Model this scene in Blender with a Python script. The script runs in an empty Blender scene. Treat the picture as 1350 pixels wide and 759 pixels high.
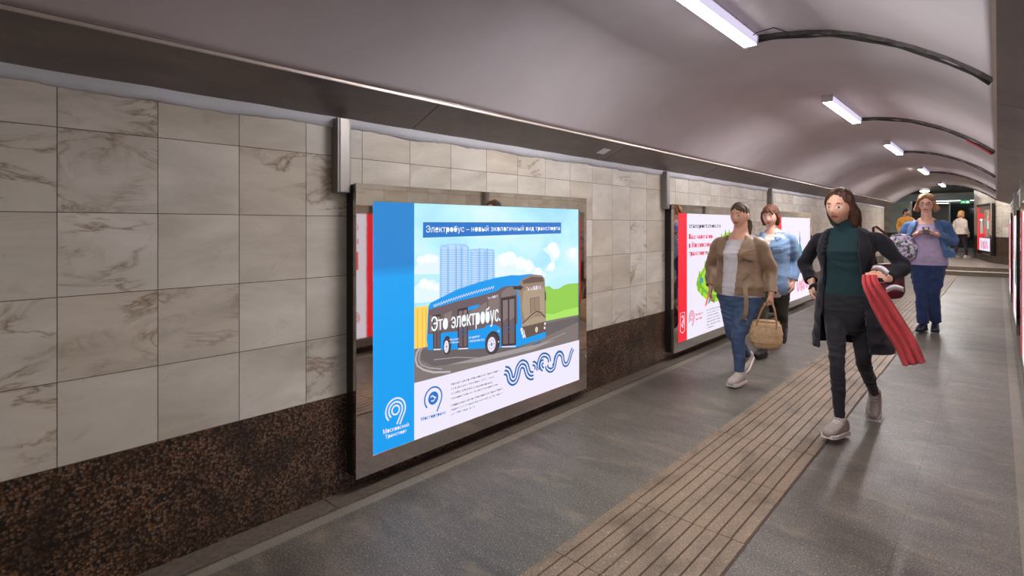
import bpy, bmesh, math, random
import numpy as np
from mathutils import Vector, Matrix
from mathutils.geometry import tessellate_polygon, delaunay_2d_cdt
from mathutils.bvhtree import BVHTree

random.seed(7)
scene = bpy.context.scene
COL = scene.collection
PI = math.pi
V = Vector

# ------------------------------------------------------------------ objects
def link_mesh(name, me, parent=None):
    o = bpy.data.objects.new(name, me)
    COL.objects.link(o)
    if parent is not None:
        o.parent = parent
    return o

def empty(name, loc=(0, 0, 0), rz=0.0, parent=None):
    o = bpy.data.objects.new(name, None)
    o.empty_display_size = 0.1
    COL.objects.link(o)
    o.location = loc
    o.rotation_euler = (0, 0, rz)
    if parent is not None:
        o.parent = parent
    return o

def tag(o, label=None, cat=None, group=None, kind=None):
    if label: o['label'] = label
    if cat: o['category'] = cat
    if group: o['group'] = group
    if kind: o['kind'] = kind
    return o

class MB:
    """collects geometry for one mesh object"""
    def __init__(self):
        self.v = []; self.f = []; self.m = []
    def add(self, vs, fs, mi=0):
        b = len(self.v)
        self.v += [tuple(p) for p in vs]
        for f in fs:
            self.f.append(tuple(b + i for i in f)); self.m.append(mi)
        return self
    def box(self, lo, hi, mi=0):
        x0, y0, z0 = lo; x1, y1, z1 = hi
        vs = [(x0,y0,z0),(x1,y0,z0),(x1,y1,z0),(x0,y1,z0),(x0,y0,z1),(x1,y0,z1),(x1,y1,z1),(x0,y1,z1)]
        fs = [(0,3,2,1),(4,5,6,7),(0,1,5,4),(1,2,6,5),(2,3,7,6),(3,0,4,7)]
        return self.add(vs, fs, mi)
    def prism(self, pts, axis, a, b, mi=0):
        """closed polygon pts (2D) extruded along axis 'x','y','z' from a to b"""
        def P(p, t):
            if axis == 'y': return (p[0], t, p[1])
            if axis == 'x': return (t, p[0], p[1])
            return (p[0], p[1], t)
        n = len(pts)
        vs = [P(p, a) for p in pts] + [P(p, b) for p in pts]
        fs = [(i, (i+1) % n, n+(i+1) % n, n+i) for i in range(n)]
        tri = tessellate_polygon([[V((p[0], p[1], 0)) for p in pts]])
        fs += [tuple(t) for t in tri] + [tuple(n+i for i in reversed(t)) for t in tri]
        return self.add(vs, fs, mi)
    def tube(self, pts, r, n=8, mi=0, closed=False):
        pts = [V(p) for p in pts]
        rs = r if isinstance(r, (list, tuple)) else [r]*len(pts)
        m = len(pts); vs = []; up = V((0, 0, 1))
        prev = None
        for i, p in enumerate(pts):
            if closed: t = pts[(i+1) % m] - pts[i-1]
            else: t = pts[min(i+1, m-1)] - pts[max(i-1, 0)]
            t.normalize()
            if prev is None:
                a = t.cross(up)
                if a.length < .2: a = t.cross(V((1, 0, 0)))
            else:
                a = prev - t*prev.dot(t)
            a.normalize(); prev = a
            b = t.cross(a)
            for k in range(n):
                w = 2*PI*k/n
                vs.append(p + (a*math.cos(w) + b*math.sin(w))*rs[i])
        fs = []
        for i in range(m if closed else m-1):
            j = (i+1) % m
            for k in range(n):
                fs.append((i*n+k, i*n+(k+1) % n, j*n+(k+1) % n, j*n+k))
        if not closed:
            fs.append(tuple(range(n-1, -1, -1)))
            fs.append(tuple(range((m-1)*n, m*n)))
        return self.add(vs, fs, mi)
    def loft(self, secs, n=24, mi=0, rounded=True):
        """secs: (center, xdir, ydir, rx, ry[, power]) -> closed lofted body"""
        S = []
        for s in secs:
            c, xd, yd, rx, ry = s[:5]; p = s[5] if len(s) > 5 else 2.0
            S.append((V(c), V(xd).normalized(), V(yd).normalized(), rx, ry, p))
        if rounded:
            def end(s0, s1):
                t = (s0[0] - s1[0]).normalized(); r = min(s0[3], s0[4])*.7
                out = []
                for k in (1, 2, 3):
                    a = k/3.3*PI/2
                    out.append((s0[0] + t*r*math.sin(a), s0[1], s0[2], s0[3]*math.cos(a), s0[4]*math.cos(a), s0[5]))
                return out
            S = list(reversed(end(S[0], S[1]))) + S + end(S[-1], S[-2])
        vs = []
        for c, xd, yd, rx, ry, p in S:
            for k in range(n):
                w = 2*PI*k/n; cw = math.cos(w); sw = math.sin(w)
                e = 2.0/p
                vs.append(c + xd*(rx*math.copysign(abs(cw)**e, cw)) + yd*(ry*math.copysign(abs(sw)**e, sw)))
        fs = []
        m = len(S)
        for i in range(m-1):
            for k in range(n):
                fs.append((i*n+k, i*n+(k+1) % n, (i+1)*n+(k+1) % n, (i+1)*n+k))
        fs.append(tuple(range(n-1, -1, -1))); fs.append(tuple(range((m-1)*n, m*n)))
        return self.add(vs, fs, mi)
    def limb(self, pts, rad, side=(1, 0, 0), n=18, sub=4, mi=0):
        """tapered limb through joints with Catmull-Rom; rad: r or (r_side, r_front) per joint"""
        P = [np.array(p, float) for p in pts]; R = [np.array(r if isinstance(r, (tuple, list)) else (r, r), float) for r in rad]
        def cr(L, i, t):
            a = L[max(i-1, 0)]; b = L[i]; c = L[i+1]; d = L[min(i+2, len(L)-1)]
            return .5*((2*b) + (c-a)*t + (2*a-5*b+4*c-d)*t*t + (3*b-a-3*c+d)*t**3)
        Q = []; Rr = []
        for i in range(len(P)-1):
            for k in range(sub):
                Q.append(cr(P, i, k/sub)); Rr.append(cr(R, i, k/sub))
        Q.append(P[-1]); Rr.append(R[-1])
        secs = []
        s = V(side).normalized()
        for i in range(len(Q)):
            t = V(Q[min(i+1, len(Q)-1)] - Q[max(i-1, 0)]).normalized()
            a = s - t*s.dot(t)
            if a.length < .15: a = t.orthogonal()
            a.normalize(); b = t.cross(a)
            secs.append((Q[i], a, b, float(Rr[i][0]), float(Rr[i][1])))
        return self.loft(secs, n, mi)
    def ellipsoid(self, c, r, rot=None, nu=20, nv=12, mi=0):
        c = V(c); vs = []; R = rot or Matrix.Identity(3)
        for j in range(1, nv):
            ph = PI*j/nv
            for i in range(nu):
                w = 2*PI*i/nu
                vs.append(c + R @ V((r[0]*math.sin(ph)*math.cos(w), r[1]*math.sin(ph)*math.sin(w), r[2]*math.cos(ph))))
        t = len(vs); vs.append(c + R @ V((0, 0, r[2]))); vs.append(c - R @ V((0, 0, r[2])))
        fs = []
        for j in range(nv-2):
            for i in range(nu):
                fs.append((j*nu+i, (j+1)*nu+i, (j+1)*nu+(i+1) % nu, j*nu+(i+1) % nu))
        for i in range(nu):
            fs.append((t, i, (i+1) % nu)); fs.append((t+1, (nv-2)*nu+(i+1) % nu, (nv-2)*nu+i))
        return self.add(vs, fs, mi)
    def mesh(self, name, mats):
        me = bpy.data.meshes.new(name)
        me.from_pydata([tuple(p) for p in self.v], [], self.f)
        for m in (mats if isinstance(mats, (list, tuple)) else [mats]):
            me.materials.append(m)
        me.polygons.foreach_set('material_index', self.m)
        me.update()
        return me
    def build(self, name, mats, parent=None, smooth=False, bevel=0.0, fix=True):
        me = self.mesh(name, mats)
        if fix or bevel:
            bm = bmesh.new(); bm.from_mesh(me)
            bmesh.ops.recalc_face_normals(bm, faces=bm.faces)
            if bevel:
                es = [e for e in bm.edges if len(e.link_faces) == 2 and e.calc_face_angle(0) > .6]
                bmesh.ops.bevel(bm, geom=es, offset=bevel, segments=2, affect='EDGES', profile=.5, clamp_overlap=True)
            bm.to_mesh(me); bm.free()
        if smooth:
            me.polygons.foreach_set('use_smooth', [True]*len(me.polygons))
        return link_mesh(name, me, parent)

def apply_mods(o, name=None):
    dg = bpy.context.evaluated_depsgraph_get()
    dg.update()
    me = bpy.data.meshes.new_from_object(o.evaluated_get(dg))
    return me

def remeshed(mb, mats, voxel=.006, smooth=4, name='tmp'):
    """union of all closed pieces in mb as one continuous smooth mesh"""
    me = mb.mesh(name, mats)
    o = link_mesh(name, me)
    r = o.modifiers.new('r', 'REMESH'); r.mode = 'VOXEL'; r.voxel_size = voxel; r.use_smooth_shade = True
    if smooth:
        s = o.modifiers.new('s', 'SMOOTH'); s.factor = .5; s.iterations = smooth
    out = apply_mods(o)
    bpy.data.objects.remove(o); bpy.data.meshes.remove(me)
    if len(out.materials) == 0:
        for m in (mats if isinstance(mats, (list, tuple)) else [mats]): out.materials.append(m)
    out.polygons.foreach_set('material_index', [0]*len(out.polygons))
    out.polygons.foreach_set('use_smooth', [True]*len(out.polygons))
    return out

def coords(me):
    a = np.empty(len(me.vertices)*3); me.vertices.foreach_get('co', a); return a.reshape(-1, 3)
def normals(me):
    a = np.empty(len(me.vertices)*3); me.vertices.foreach_get('normal', a); return a.reshape(-1, 3)
def setco(me, a):
    me.vertices.foreach_set('co', a.ravel()); me.update()

def wrinkle(me, amp=.005, freq=22.0, seed=0, stretch=(1, 1, 1.6), mask=None):
    """soft cloth folds: displaced along the normals by warped sums of sines"""
    rng = np.random.RandomState(seed)
    c = coords(me)*np.array(stretch); n = normals(me)
    h = np.zeros(len(c)); w = c.copy()
    for k in range(3):
        d = rng.randn(3); d /= np.linalg.norm(d)
        w += .02*np.sin((c @ d)*freq*.7 + rng.rand()*6)[:, None]*rng.randn(3)
    for k in range(7):
        d = rng.randn(3); d /= np.linalg.norm(d)
        f = freq*(.6 + 1.5*rng.rand())
        s = np.sin((w @ d)*f + rng.rand()*6.28)
        h += (1 - np.abs(s))*.5 - .3
    h /= 2.2
    if mask is not None: h *= mask(coords(me))
    setco(me, coords(me) + n*(h*amp)[:, None])
    return me

# ------------------------------------------------------------------ materials
def lin(c):
    return tuple((x/255/12.92 if x/255 <= .04045 else ((x/255+.055)/1.055)**2.4) for x in c) + (1.0,)

class NT:
    def __init__(self, name):
        self.m = bpy.data.materials.new(name); self.m.use_nodes = True
        self.t = self.m.node_tree; self.b = self.t.nodes['Principled BSDF']
    def n(self, kind, **kw):
        nd = self.t.nodes.new(kind)
        for k, v in kw.items():
            if k in nd.inputs.keys() if isinstance(k, str) else False: nd.inputs[k].default_value = v
            else: setattr(nd, k, v)
        return nd
    def l(self, a, b): self.t.links.new(a, b)
    def math(self, op, a, b=None, c=None):
        nd = self.t.nodes.new('ShaderNodeMath'); nd.operation = op
        for i, x in enumerate((a, b, c)):
            if x is None: continue
            if isinstance(x, (int, float)): nd.inputs[i].default_value = x
            else: self.l(x, nd.inputs[i])
        return nd.outputs[0]
    def ramp(self, fac, stops, interp='LINEAR'):
        nd = self.t.nodes.new('ShaderNodeValToRGB'); cr = nd.color_ramp; cr.interpolation = interp
        while len(cr.elements) < len(stops): cr.elements.new(.5)
        for e, (p, c) in zip(cr.elements, stops):
            e.position = p; e.color = c if len(c) == 4 else tuple(c) + (1,)
        self.l(fac, nd.inputs[0]); return nd.outputs[0]
    def mix(self, fac, a, b, mode='MIX'):
        nd = self.t.nodes.new('ShaderNodeMix'); nd.data_type = 'RGBA'; nd.blend_type = mode
        for s, x in ((nd.inputs[0], fac), (nd.inputs[6], a), (nd.inputs[7], b)):
            if isinstance(x, (int, float)): s.default_value = x
            elif isinstance(x, tuple): s.default_value = x
            else: self.l(x, s)
        return nd.outputs[2]
    def noise(self, vec, scale, detail=4, rough=.55, dist=0.0, out='Fac'):
        nd = self.t.nodes.new('ShaderNodeTexNoise')
        nd.inputs['Scale'].default_value = scale; nd.inputs['Detail'].default_value = detail
        nd.inputs['Roughness'].default_value = rough; nd.inputs['Distortion'].default_value = dist
        if vec is not None: self.l(vec, nd.inputs['Vector'])
        return nd.outputs[out]
    def voro(self, vec, scale, feature='F1', out='Distance', rnd=1.0):
        nd = self.t.nodes.new('ShaderNodeTexVoronoi'); nd.feature = feature
        nd.inputs['Scale'].default_value = scale; nd.inputs['Randomness'].default_value = rnd
        if vec is not None: self.l(vec, nd.inputs['Vector'])
        return nd.outputs[out]
    def co(self, which='Object'):
        return self.t.nodes.new('ShaderNodeTexCoord').outputs[which]
    def vscale(self, vec, s):
        nd = self.t.nodes.new('ShaderNodeMapping'); nd.inputs['Scale'].default_value = s
        self.l(vec, nd.inputs['Vector']); return nd.outputs[0]
    def sep(self, vec):
        nd = self.t.nodes.new('ShaderNodeSeparateXYZ'); self.l(vec, nd.inputs[0]); return nd.outputs
    def comb(self, x, y, z):
        nd = self.t.nodes.new('ShaderNodeCombineXYZ')
        for i, a in enumerate((x, y, z)):
            if isinstance(a, (int, float)): nd.inputs[i].default_value = a
            else: self.l(a, nd.inputs[i])
        return nd.outputs[0]
    def bump(self, h, strength=.3, dist=.01):
        nd = self.t.nodes.new('ShaderNodeBump'); nd.inputs['Strength'].default_value = strength; nd.inputs['Distance'].default_value = dist
        self.l(h, nd.inputs['Height']); self.l(nd.outputs[0], self.b.inputs['Normal'])
    def set(self, **kw):
        names = dict(col='Base Color', rough='Roughness', metal='Metallic', spec='Specular IOR Level', trans='Transmission Weight', ior='IOR',
                     coat='Coat Weight', em='Emission Color', es='Emission Strength', alpha='Alpha', sheen='Sheen Weight', sss='Subsurface Weight')
        for k, v in kw.items():
            s = self.b.inputs[names[k]]
            if hasattr(v, 'links') or hasattr(v, 'is_linked'): self.l(v, s)
            else: s.default_value = v
        return self

def plain(name, rgb, rough=.5, metal=0.0, spec=.5, var=.0, scale=40, bump=0.0, **kw):
    t = NT(name); c = lin(rgb)
    if var or bump:
        nz = t.noise(t.co(), scale, 5)
        if var:
            a = tuple(min(1, x*(1-var)) for x in c[:3]) + (1,); b = tuple(min(1, x*(1+var)) for x in c[:3]) + (1,)
            t.set(col=t.ramp(nz, [(.3, a), (.7, b)]))
        else: t.set(col=c)
        if bump: t.bump(nz, bump, .004)
    else: t.set(col=c)
    t.set(rough=rough, metal=metal, spec=spec, **kw)
    return t.m

def cloth(name, rgb, var=.18, weave=900, rough=.85, bump=.25, sheen=.1, stripes=None):
    t = NT(name); c = lin(rgb); co = t.co()
    big = t.noise(co, 9, 4); fine = t.noise(co, weave*.4, 2)
    f = t.math('ADD', t.math('MULTIPLY', big, .6), t.math('MULTIPLY', fine, .4))
    a = tuple(x*(1-var) for x in c[:3]) + (1,); b = tuple(min(1, x*(1+var)) for x in c[:3]) + (1,)
    t.set(col=t.ramp(f, [(.35, a), (.65, b)]), rough=rough, spec=.25, sheen=sheen)
    t.bump(fine, bump, .002)
    return t.m

def glow(name, rgb, strength=1.0, rough=.25):
    t = NT(name)
    t.set(col=(.02, .02, .02, 1), em=lin(rgb), es=strength, rough=rough, spec=.3)
    return t.m

def marble_mat(name, axis='y', y0=.31, ty=.3155, z0=.515, tz=.311):
    t = NT(name); co = t.co(); s = t.sep(co)
    u = s[1] if axis == 'y' else s[0]
    cu = t.math('DIVIDE', t.math('SUBTRACT', u, y0), ty); cv = t.math('DIVIDE', t.math('SUBTRACT', s[2], z0), tz)
    iu = t.math('FLOOR', cu); iv = t.math('FLOOR', cv)
    wn = t.t.nodes.new('ShaderNodeTexWhiteNoise'); wn.noise_dimensions = '3D'; t.l(t.comb(iu, iv, 3.7), wn.inputs['Vector'])
    ws = t.sep(wn.outputs['Color'])
    # vein field shifted and turned per tile
    p = t.comb(t.math('ADD', u, t.math('MULTIPLY', ws[0], 40.)), t.math('ADD', s[2], t.math('MULTIPLY', ws[1], 40.)), t.math('MULTIPLY', ws[2], 9.))
    mp = t.t.nodes.new('ShaderNodeMapping'); mp.inputs['Rotation'].default_value = (0, 0, -.6); mp.inputs['Scale'].default_value = (1.0, 2.6, 1)
    t.l(p, mp.inputs['Vector'])
    v1 = t.noise(mp.outputs[0], 2.3, 7, .62, .9)
    vein = t.math('ABSOLUTE', t.math('SUBTRACT', v1, .5))
    vein = t.ramp(vein, [(0, (1, 1, 1)), (.012, (.55, .55, .55)), (.05, (0, 0, 0))])
    gate = t.math('MULTIPLY', t.math('GREATER_THAN', ws[1], .64), t.ramp(t.noise(p, 3.2, 3), [(.45, (0, 0, 0)), (.62, (1, 1, 1))]))
    vein = t.math('MULTIPLY', vein, gate)
    cloud = t.noise(mp.outputs[0], 1.6, 6, .6, .5)
    base = t.ramp(cloud, [(.28, lin((168, 161, 151))), (.5, lin((191, 186, 178))), (.72, lin((211, 206, 199)))])
    tint = t.ramp(ws[0], [(0, lin((244, 236, 226))), (.5, lin((250, 246, 240))), (1, lin((255, 253, 250)))])
    col = t.mix(1.0, base, tint, 'MULTIPLY')
    col = t.mix(t.math('MULTIPLY', vein, .85), col, lin((120, 92, 62)))
    # ochre blotches and small grey pits
    bl = t.ramp(t.noise(p, 7.0, 6, .65, .6), [(.60, (0, 0, 0)), (.78, (1, 1, 1))])
    col = t.mix(t.math('MULTIPLY', bl, .42), col, lin((148, 118, 80)))
    sp = t.ramp(t.noise(co, 42, 5, .7), [(.64, (0, 0, 0)), (.74, (1, 1, 1))])
    col = t.mix(t.math('MULTIPLY', sp, .3), col, lin((112, 104, 94)))
    # joints
    def edge(c, w):
        f = t.math('FRACT', c); d = t.math('MINIMUM', f, t.math('SUBTRACT', 1.0, f)); return t.math('LESS_THAN', d, w)
    wob = t.math('MULTIPLY', t.math('SUBTRACT', t.noise(co, 60, 2), .5), .004)
    j = t.math('MAXIMUM', edge(t.math('ADD', cu, wob), .0052), edge(t.math('ADD', cv, wob), .0052))
    col = t.mix(t.math('MULTIPLY', j, .9), col, lin((62, 52, 42)))
    t.set(col=col, rough=t.math('ADD', .34, t.math('MULTIPLY', j, .4)), spec=.4)
    t.bump(t.math('SUBTRACT', t.math('MULTIPLY', t.noise(co, 15, 3), .15), j), .35, .002)
    return t.m

def granite_mat(name):
    t = NT(name); co = t.co()
    w = t.noise(co, 30, 3, out='Color')
    wc = t.mix(.012, co, w, 'ADD')
    d = t.voro(wc, 96); cells = t.sep(t.voro(wc, 96, out='Color'))
    core = t.ramp(d, [(.0, (1, 1, 1)), (.45, (.8, .8, .8)), (.68, (.12, .12, .12)), (.9, (0, 0, 0))])
    big = t.ramp(t.noise(co, 5.5, 4), [(.36, (.35, .35, .35)), (.58, (1, 1, 1))])
    amt = t.math('MULTIPLY', core, t.math('MULTIPLY', big, t.math('GREATER_THAN', cells[0], .18)))
    br = t.ramp(cells[1], [(0, lin((66, 43, 30))), (.5, lin((108, 76, 54))), (.85, lin((140, 108, 82))), (1, lin((104, 96, 90)))])
    col = t.mix(amt, lin((26, 22, 20)), br)
    fl = t.math('GREATER_THAN', t.noise(co, 260, 2), .70)
    col = t.mix(t.math('MULTIPLY', fl, .45), col, lin((120, 110, 100)))
    z = t.sep(co)
    j = t.math('LESS_THAN', t.math('ABSOLUTE', t.math('SUBTRACT', z[2], .155)), .0012)
    col = t.mix(t.math('MULTIPLY', j, .5), col, lin((96, 84, 74)))
    t.set(col=col, rough=.3, spec=.4)
    return t.m

def floor_mat(name):
    t = NT(name); co = t.co(); s = t.sep(co)
    fine = t.noise(co, 150, 3, .75); mid = t.noise(co, 26, 4, .6); big = t.noise(co, 1.3, 5, .6, .4)
    streak = t.noise(t.vscale(co, (1.0, 3.2, 1)), 1.7, 5, .6, .3)
    base = t.ramp(fine, [(.32, lin((46, 43, 41))), (.48, lin((92, 87, 82))), (.6, lin((124, 117, 109))), (.72, lin((206, 196, 184)))])
    k = t.ramp(t.math('ADD', t.math('MULTIPLY', big, .5), t.math('MULTIPLY', streak, .5)), [(.36, (.42, .405, .39)), (.5, (.70, .675, .645)), (.64, (.96, .925, .885))])
    col = t.mix(1.0, base, k, 'MULTIPLY')
    tan = t.ramp(t.noise(t.vscale(co, (1.3, 2.6, 1)), 2.2, 6, .65, .5), [(.54, (0, 0, 0)), (.72, (1, 1, 1))])
    col = t.mix(t.math('MULTIPLY', tan, .55), col, lin((134, 118, 98)))
    grit = t.math('GREATER_THAN', t.noise(co, 95, 2, .5), .66)
    col = t.mix(t.math('MULTIPLY', grit, .5), col, lin((170, 165, 158)))
    def near(x, c, w): return t.math('LESS_THAN', t.math('ABSOLUTE', t.math('SUBTRACT', x, c)), w)
    # pale worn edging beside both walls
    e = t.math('MAXIMUM', near(s[0], -2.362, .032), near(s[0], .105, .03))
    col = t.mix(t.math('MULTIPLY', e, .4), col, lin((150, 140, 126)))
    # slab joints
    fy = t.math('FRACT', t.math('DIVIDE', t.math('ADD', s[1], .12), .98)); jy = t.math('LESS_THAN', fy, .0035)
    jx = t.math('MAXIMUM', near(s[0], -1.93, .0016), near(s[0], -.33, .0016))
    j = t.math('MAXIMUM', jy, jx)
    col = t.mix(t.math('MULTIPLY', j, .55), col, lin((40, 37, 35)))
    t.set(col=col, rough=t.ramp(t.math('ADD', t.math('MULTIPLY', mid, .4), t.math('MULTIPLY', big, .6)), [(.35, (.36,)*3), (.65, (.54,)*3)]), spec=.5)
    t.bump(t.math('ADD', t.math('MULTIPLY', fine, .5), t.math('MULTIPLY', mid, .5)), .12, .003)
    return t.m

def tactile_mat(name):
    t = NT(name); co = t.co()
    fine = t.noise(co, 150, 4, .7); big = t.noise(t.vscale(co, (2, 1, 1)), 2.6, 5, .6, .4)
    col = t.ramp(fine, [(.3, lin((84, 70, 58))), (.52, lin((126, 107, 88))), (.66, lin((150, 130, 108))), (.78, lin((196, 178, 152)))])
    k = t.ramp(big, [(.33, (.5, .48, .46)), (.5, (.9, .9, .9)), (.68, (1.05, 1.02, 1.0))])
    col = t.mix(1.0, col, k, 'MULTIPLY')
    chip = t.math('GREATER_THAN', t.noise(co, 75, 3, .6), .66)
    col = t.mix(t.math('MULTIPLY', chip, .5), col, lin((186, 160, 132)))
    t.set(col=col, rough=.5, spec=.4)
    t.bump(fine, .5, .004)
    return t.m

def plaster_mat(name, a, b):
    t = NT(name); co = t.co()
    big = t.noise(co, .9, 5, .55, .3); fine = t.noise(co, 60, 4)
    col = t.ramp(big, [(.3, lin(a)), (.7, lin(b))])
    spots = t.ramp(t.noise(t.vscale(co, (6, 1.2, 6)), 4, 6, .7), [(.72, (0, 0, 0)), (.8, (1, 1, 1))])
    col = t.mix(t.math('MULTIPLY', spots, .12), col, lin((110, 100, 96)))
    t.set(col=col, rough=.58, spec=.3)
    t.bump(t.math('ADD', t.math('MULTIPLY', fine, .3), t.math('MULTIPLY', t.noise(co, 5, 3), .9)), .12, .01)
    return t.m

def steel_mat(name, rgb, rough, wav=.02):
    t = NT(name); co = t.co()
    nz = t.noise(co, 3.0, 3); sm = t.noise(co, 90, 4)
    t.set(col=lin(rgb), metal=1.0, rough=t.ramp(sm, [(.3, (rough*.7,)*3), (.7, (rough*1.4,)*3)]))
    t.bump(nz, wav, .02)
    return t.m

def cornice_mat(name):
    t = NT(name); co = t.co()
    nz = t.noise(t.vscale(co, (1, .5, 1)), 3.2, 6, .65, .3); sm = t.noise(co, 45, 5, .7)
    col = t.ramp(nz, [(.3, lin((106, 97, 94))), (.7, lin((136, 127, 122)))])
    col = t.mix(t.math('MULTIPLY', t.math('GREATER_THAN', sm, .66), .25), col, lin((92, 82, 76)))
    t.set(col=col, metal=.35, rough=.42, spec=.5)
    return t.m

def floral_mat(name):
    t = NT(name); co = t.co()
    w = t.noise(co, 25, 3, out='Color'); wc = t.mix(.03, co, w, 'ADD')
    d = t.sep(t.voro(wc, 34, out='Color'))
    col = t.ramp(d[0], [(0, lin((196, 186, 208))), (.28, lin((150, 136, 170))), (.45, lin((96, 110, 96))), (.6, lin((206, 196, 206))), (.74, lin((120, 104, 150))), (.88, lin((70, 76, 74)))], 'CONSTANT')
    t.set(col=col, rough=.7)
    return t.m

def skin_mat(name, rgb):
    t = NT(name); co = t.co(); c = lin(rgb)
    nz = t.noise(co, 24, 4)
    a = tuple(x*.92 for x in c[:3]) + (1,); b = (min(1, c[0]*1.06), c[1]*1.03, c[2]*1.02, 1)
    t.set(col=t.ramp(nz, [(.35, a), (.65, b)]), rough=.48, spec=.4, sss=.08)
    t.b.inputs['Subsurface Radius'].default_value = (.01, .004, .002)
    return t.m

def hair_mat(name, dark, light):
    t = NT(name); co = t.co()
    st = t.noise(t.vscale(co, (1, 1, .12)), 160, 4, .6)
    t.set(col=t.ramp(st, [(.35, lin(dark)), (.68, lin(light))]), rough=.6, spec=.25)
    t.bump(st, .5, .004)
    return t.m

M = dict(
    marble=marble_mat('marble tiles'), marble_x=marble_mat('marble tiles across', axis='x'),
    granite=granite_mat('brown granite'), groove=plain('tactile groove', (66, 50, 40), .8, var=.3, scale=60), floor=floor_mat('terrazzo'), tactile=tactile_mat('tactile concrete'),
    plaster=plaster_mat('ceiling plaster', (182, 172, 174), (202, 193, 195)),
    strip=plaster_mat('white plaster strip', (176, 176, 182), (200, 200, 206)),
    steel=steel_mat('polished steel', (206, 198, 190), .03, .008), brushed=steel_mat('brushed steel', (150, 146, 142), .3),
    cornice=cornice_mat('cornice panel'), rail=plain('rail metal', (196, 182, 172), .42, .4),
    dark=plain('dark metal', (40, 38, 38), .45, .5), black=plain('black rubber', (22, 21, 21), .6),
    duct=plain('old cable duct', (72, 64, 60), .6, var=.4, scale=30, bump=.3), white_metal=plain('white enamel', (220, 218, 222), .4),
    lamp_side=glow('lamp side diffuser', (214, 206, 234), 1.0), lamp=glow('lamp diffuser', (252, 249, 250), 215.0), white_paper=plain('paper', (232, 230, 235), .6),
    grey_panel=plain('grey wall panel', (168, 178, 174), .35, var=.2, scale=3), teal=plain('teal painted header', (142, 166, 172), .4),
    slab=plain('dark ceiling slab', (74, 78, 80), .6), step=plain('stone step', (112, 100, 88), .4, var=.25, scale=30),
    step_edge=plain('worn step edge', (176, 164, 146), .45, var=.15, scale=60), hall=plain('hall wall', (84, 78, 74), .5, var=.2, scale=2),
    landing=plain('landing stone', (128, 120, 112), .35, var=.25, scale=60),
)
_g = NT('door glass'); _g.set(col=(.55, .66, .64, 1), rough=.02, trans=1.0, ior=1.05); M['glass'] = _g.m
_g.b.inputs['Specular IOR Level'].default_value = .5
_g = NT('tinted door glass'); _g.set(col=(.035, .05, .05, 1), rough=.06, trans=.55, ior=1.3); M['tinted'] = _g.m

# ------------------------------------------------------------------ tunnel shell
# axes: x to the right across the passage, y along it away from the viewer, z up
XL, XR = -2.535, .265           # marble faces of the two side walls
Y0, Y1 = -5.0, 19.4             # passage from behind the viewer to the foot of the steps
GT, TT = .515, 1.907            # top of the granite base, top of the tiles
CX, RISE_Z, RAD, HALF = -1.135, 2.53, 1.63, 1.135

def vault_z(x):
    return RISE_Z - RAD + math.sqrt(RAD**2 - (x - CX)**2)

o = MB().box((-2.9, Y0, -.2), (.6, Y1 + .4, 0)).build('floor', M['floor']); tag(o, kind='structure')

for side, xf, sgn in (('left', XL, -1), ('right', XR, 1)):
    o = MB().box((min(xf, xf+sgn*.3), Y0, GT), (max(xf, xf+sgn*.3), Y1, 2.35)).build('wall_'+side, M['marble']); tag(o, kind='structure')
    xb = xf - sgn*.004
    o = MB().box((min(xb, xf+sgn*.3), Y0, 0), (max(xb, xf+sgn*.3), Y1, GT)).build('baseboard_'+side, M['granite']); tag(o, kind='structure')

trim_no = 0
def trim(mb, mat, **kw):
    global trim_no
    trim_no += 1
    return tag(mb.build('trim_%d' % trim_no, mat, **kw), kind='structure')

# dark stone kerb lying along the foot of the walls
for xa, xb in ((XL+.004, -2.402), (.16, XR-.004)):
    mb = MB(); y = Y0
    while y < Y1:
        y2 = min(y + 1.27, Y1); mb.box((xa, y + .002, 0), (xb, y2 - .002, .008)); y = y2
    trim(mb, plain('kerb stone', (92, 82, 72), .4, var=.35, scale=50, bump=.2), bevel=.002)

# uneven white plaster band above the tiles
rng = random.Random(3)
for xf, sgn in ((XL, 1), (XR, -1)):
    mb = MB(); ys = np.arange(Y0, Y1, .035)
    vs = []
    for y in ys:
        lo = TT - .002 + .007*math.sin(y*9.1)*math.sin(y*3.7+1) + rng.uniform(-.004, .004)
        d = .013 + .004*math.sin(y*14)
        vs += [(xf, y, lo), (xf + sgn*d, y, lo+.004), (xf + sgn*(d+.004), y, lo+.03), (xf + sgn*.008, y, 2.0)]
    fs = []
    for i in range(len(ys)-1):
        for k in range(3): fs.append((i*4+k, (i+1)*4+k, (i+1)*4+k+1, i*4+k+1))
    mb.add(vs, fs); trim(mb, M['strip'], smooth=True)

# sloping cornice panels with a bright rail along the upper edge
for side, sg in (('left', 1), ('right', -1)):
    def cx(a): return (XL + a) if sg == 1 else (XR - a)
    mb = MB(); rail = MB(); shadow = MB()
    y = 1.89 - 2.03*4
    while y < Y1:
        ya, yb = max(y, Y0) + .003, min(y + 2.03, Y1) - .003
        if yb > ya:
            mb.prism([(cx(.012), 1.958), (cx(.272), 2.068), (cx(.272), 2.082), (cx(.012), 1.972)], 'y', ya, yb)
        y += 2.03
    trim(mb, M['cornice'], bevel=.0012)
    rail.prism([(cx(.268), 2.066), (cx(.280), 2.066), (cx(.280), 2.078), (cx(.268), 2.078)], 'y', Y0, Y1)
    rail.prism([(cx(.268), 2.084), (cx(.276), 2.084), (cx(.276), 2.090), (cx(.268), 2.090)], 'y', Y0, Y1)
    trim(rail, M['rail'])
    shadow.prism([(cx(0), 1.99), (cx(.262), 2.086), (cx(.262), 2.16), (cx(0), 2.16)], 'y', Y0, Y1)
    trim(shadow, M['dark'])

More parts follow.
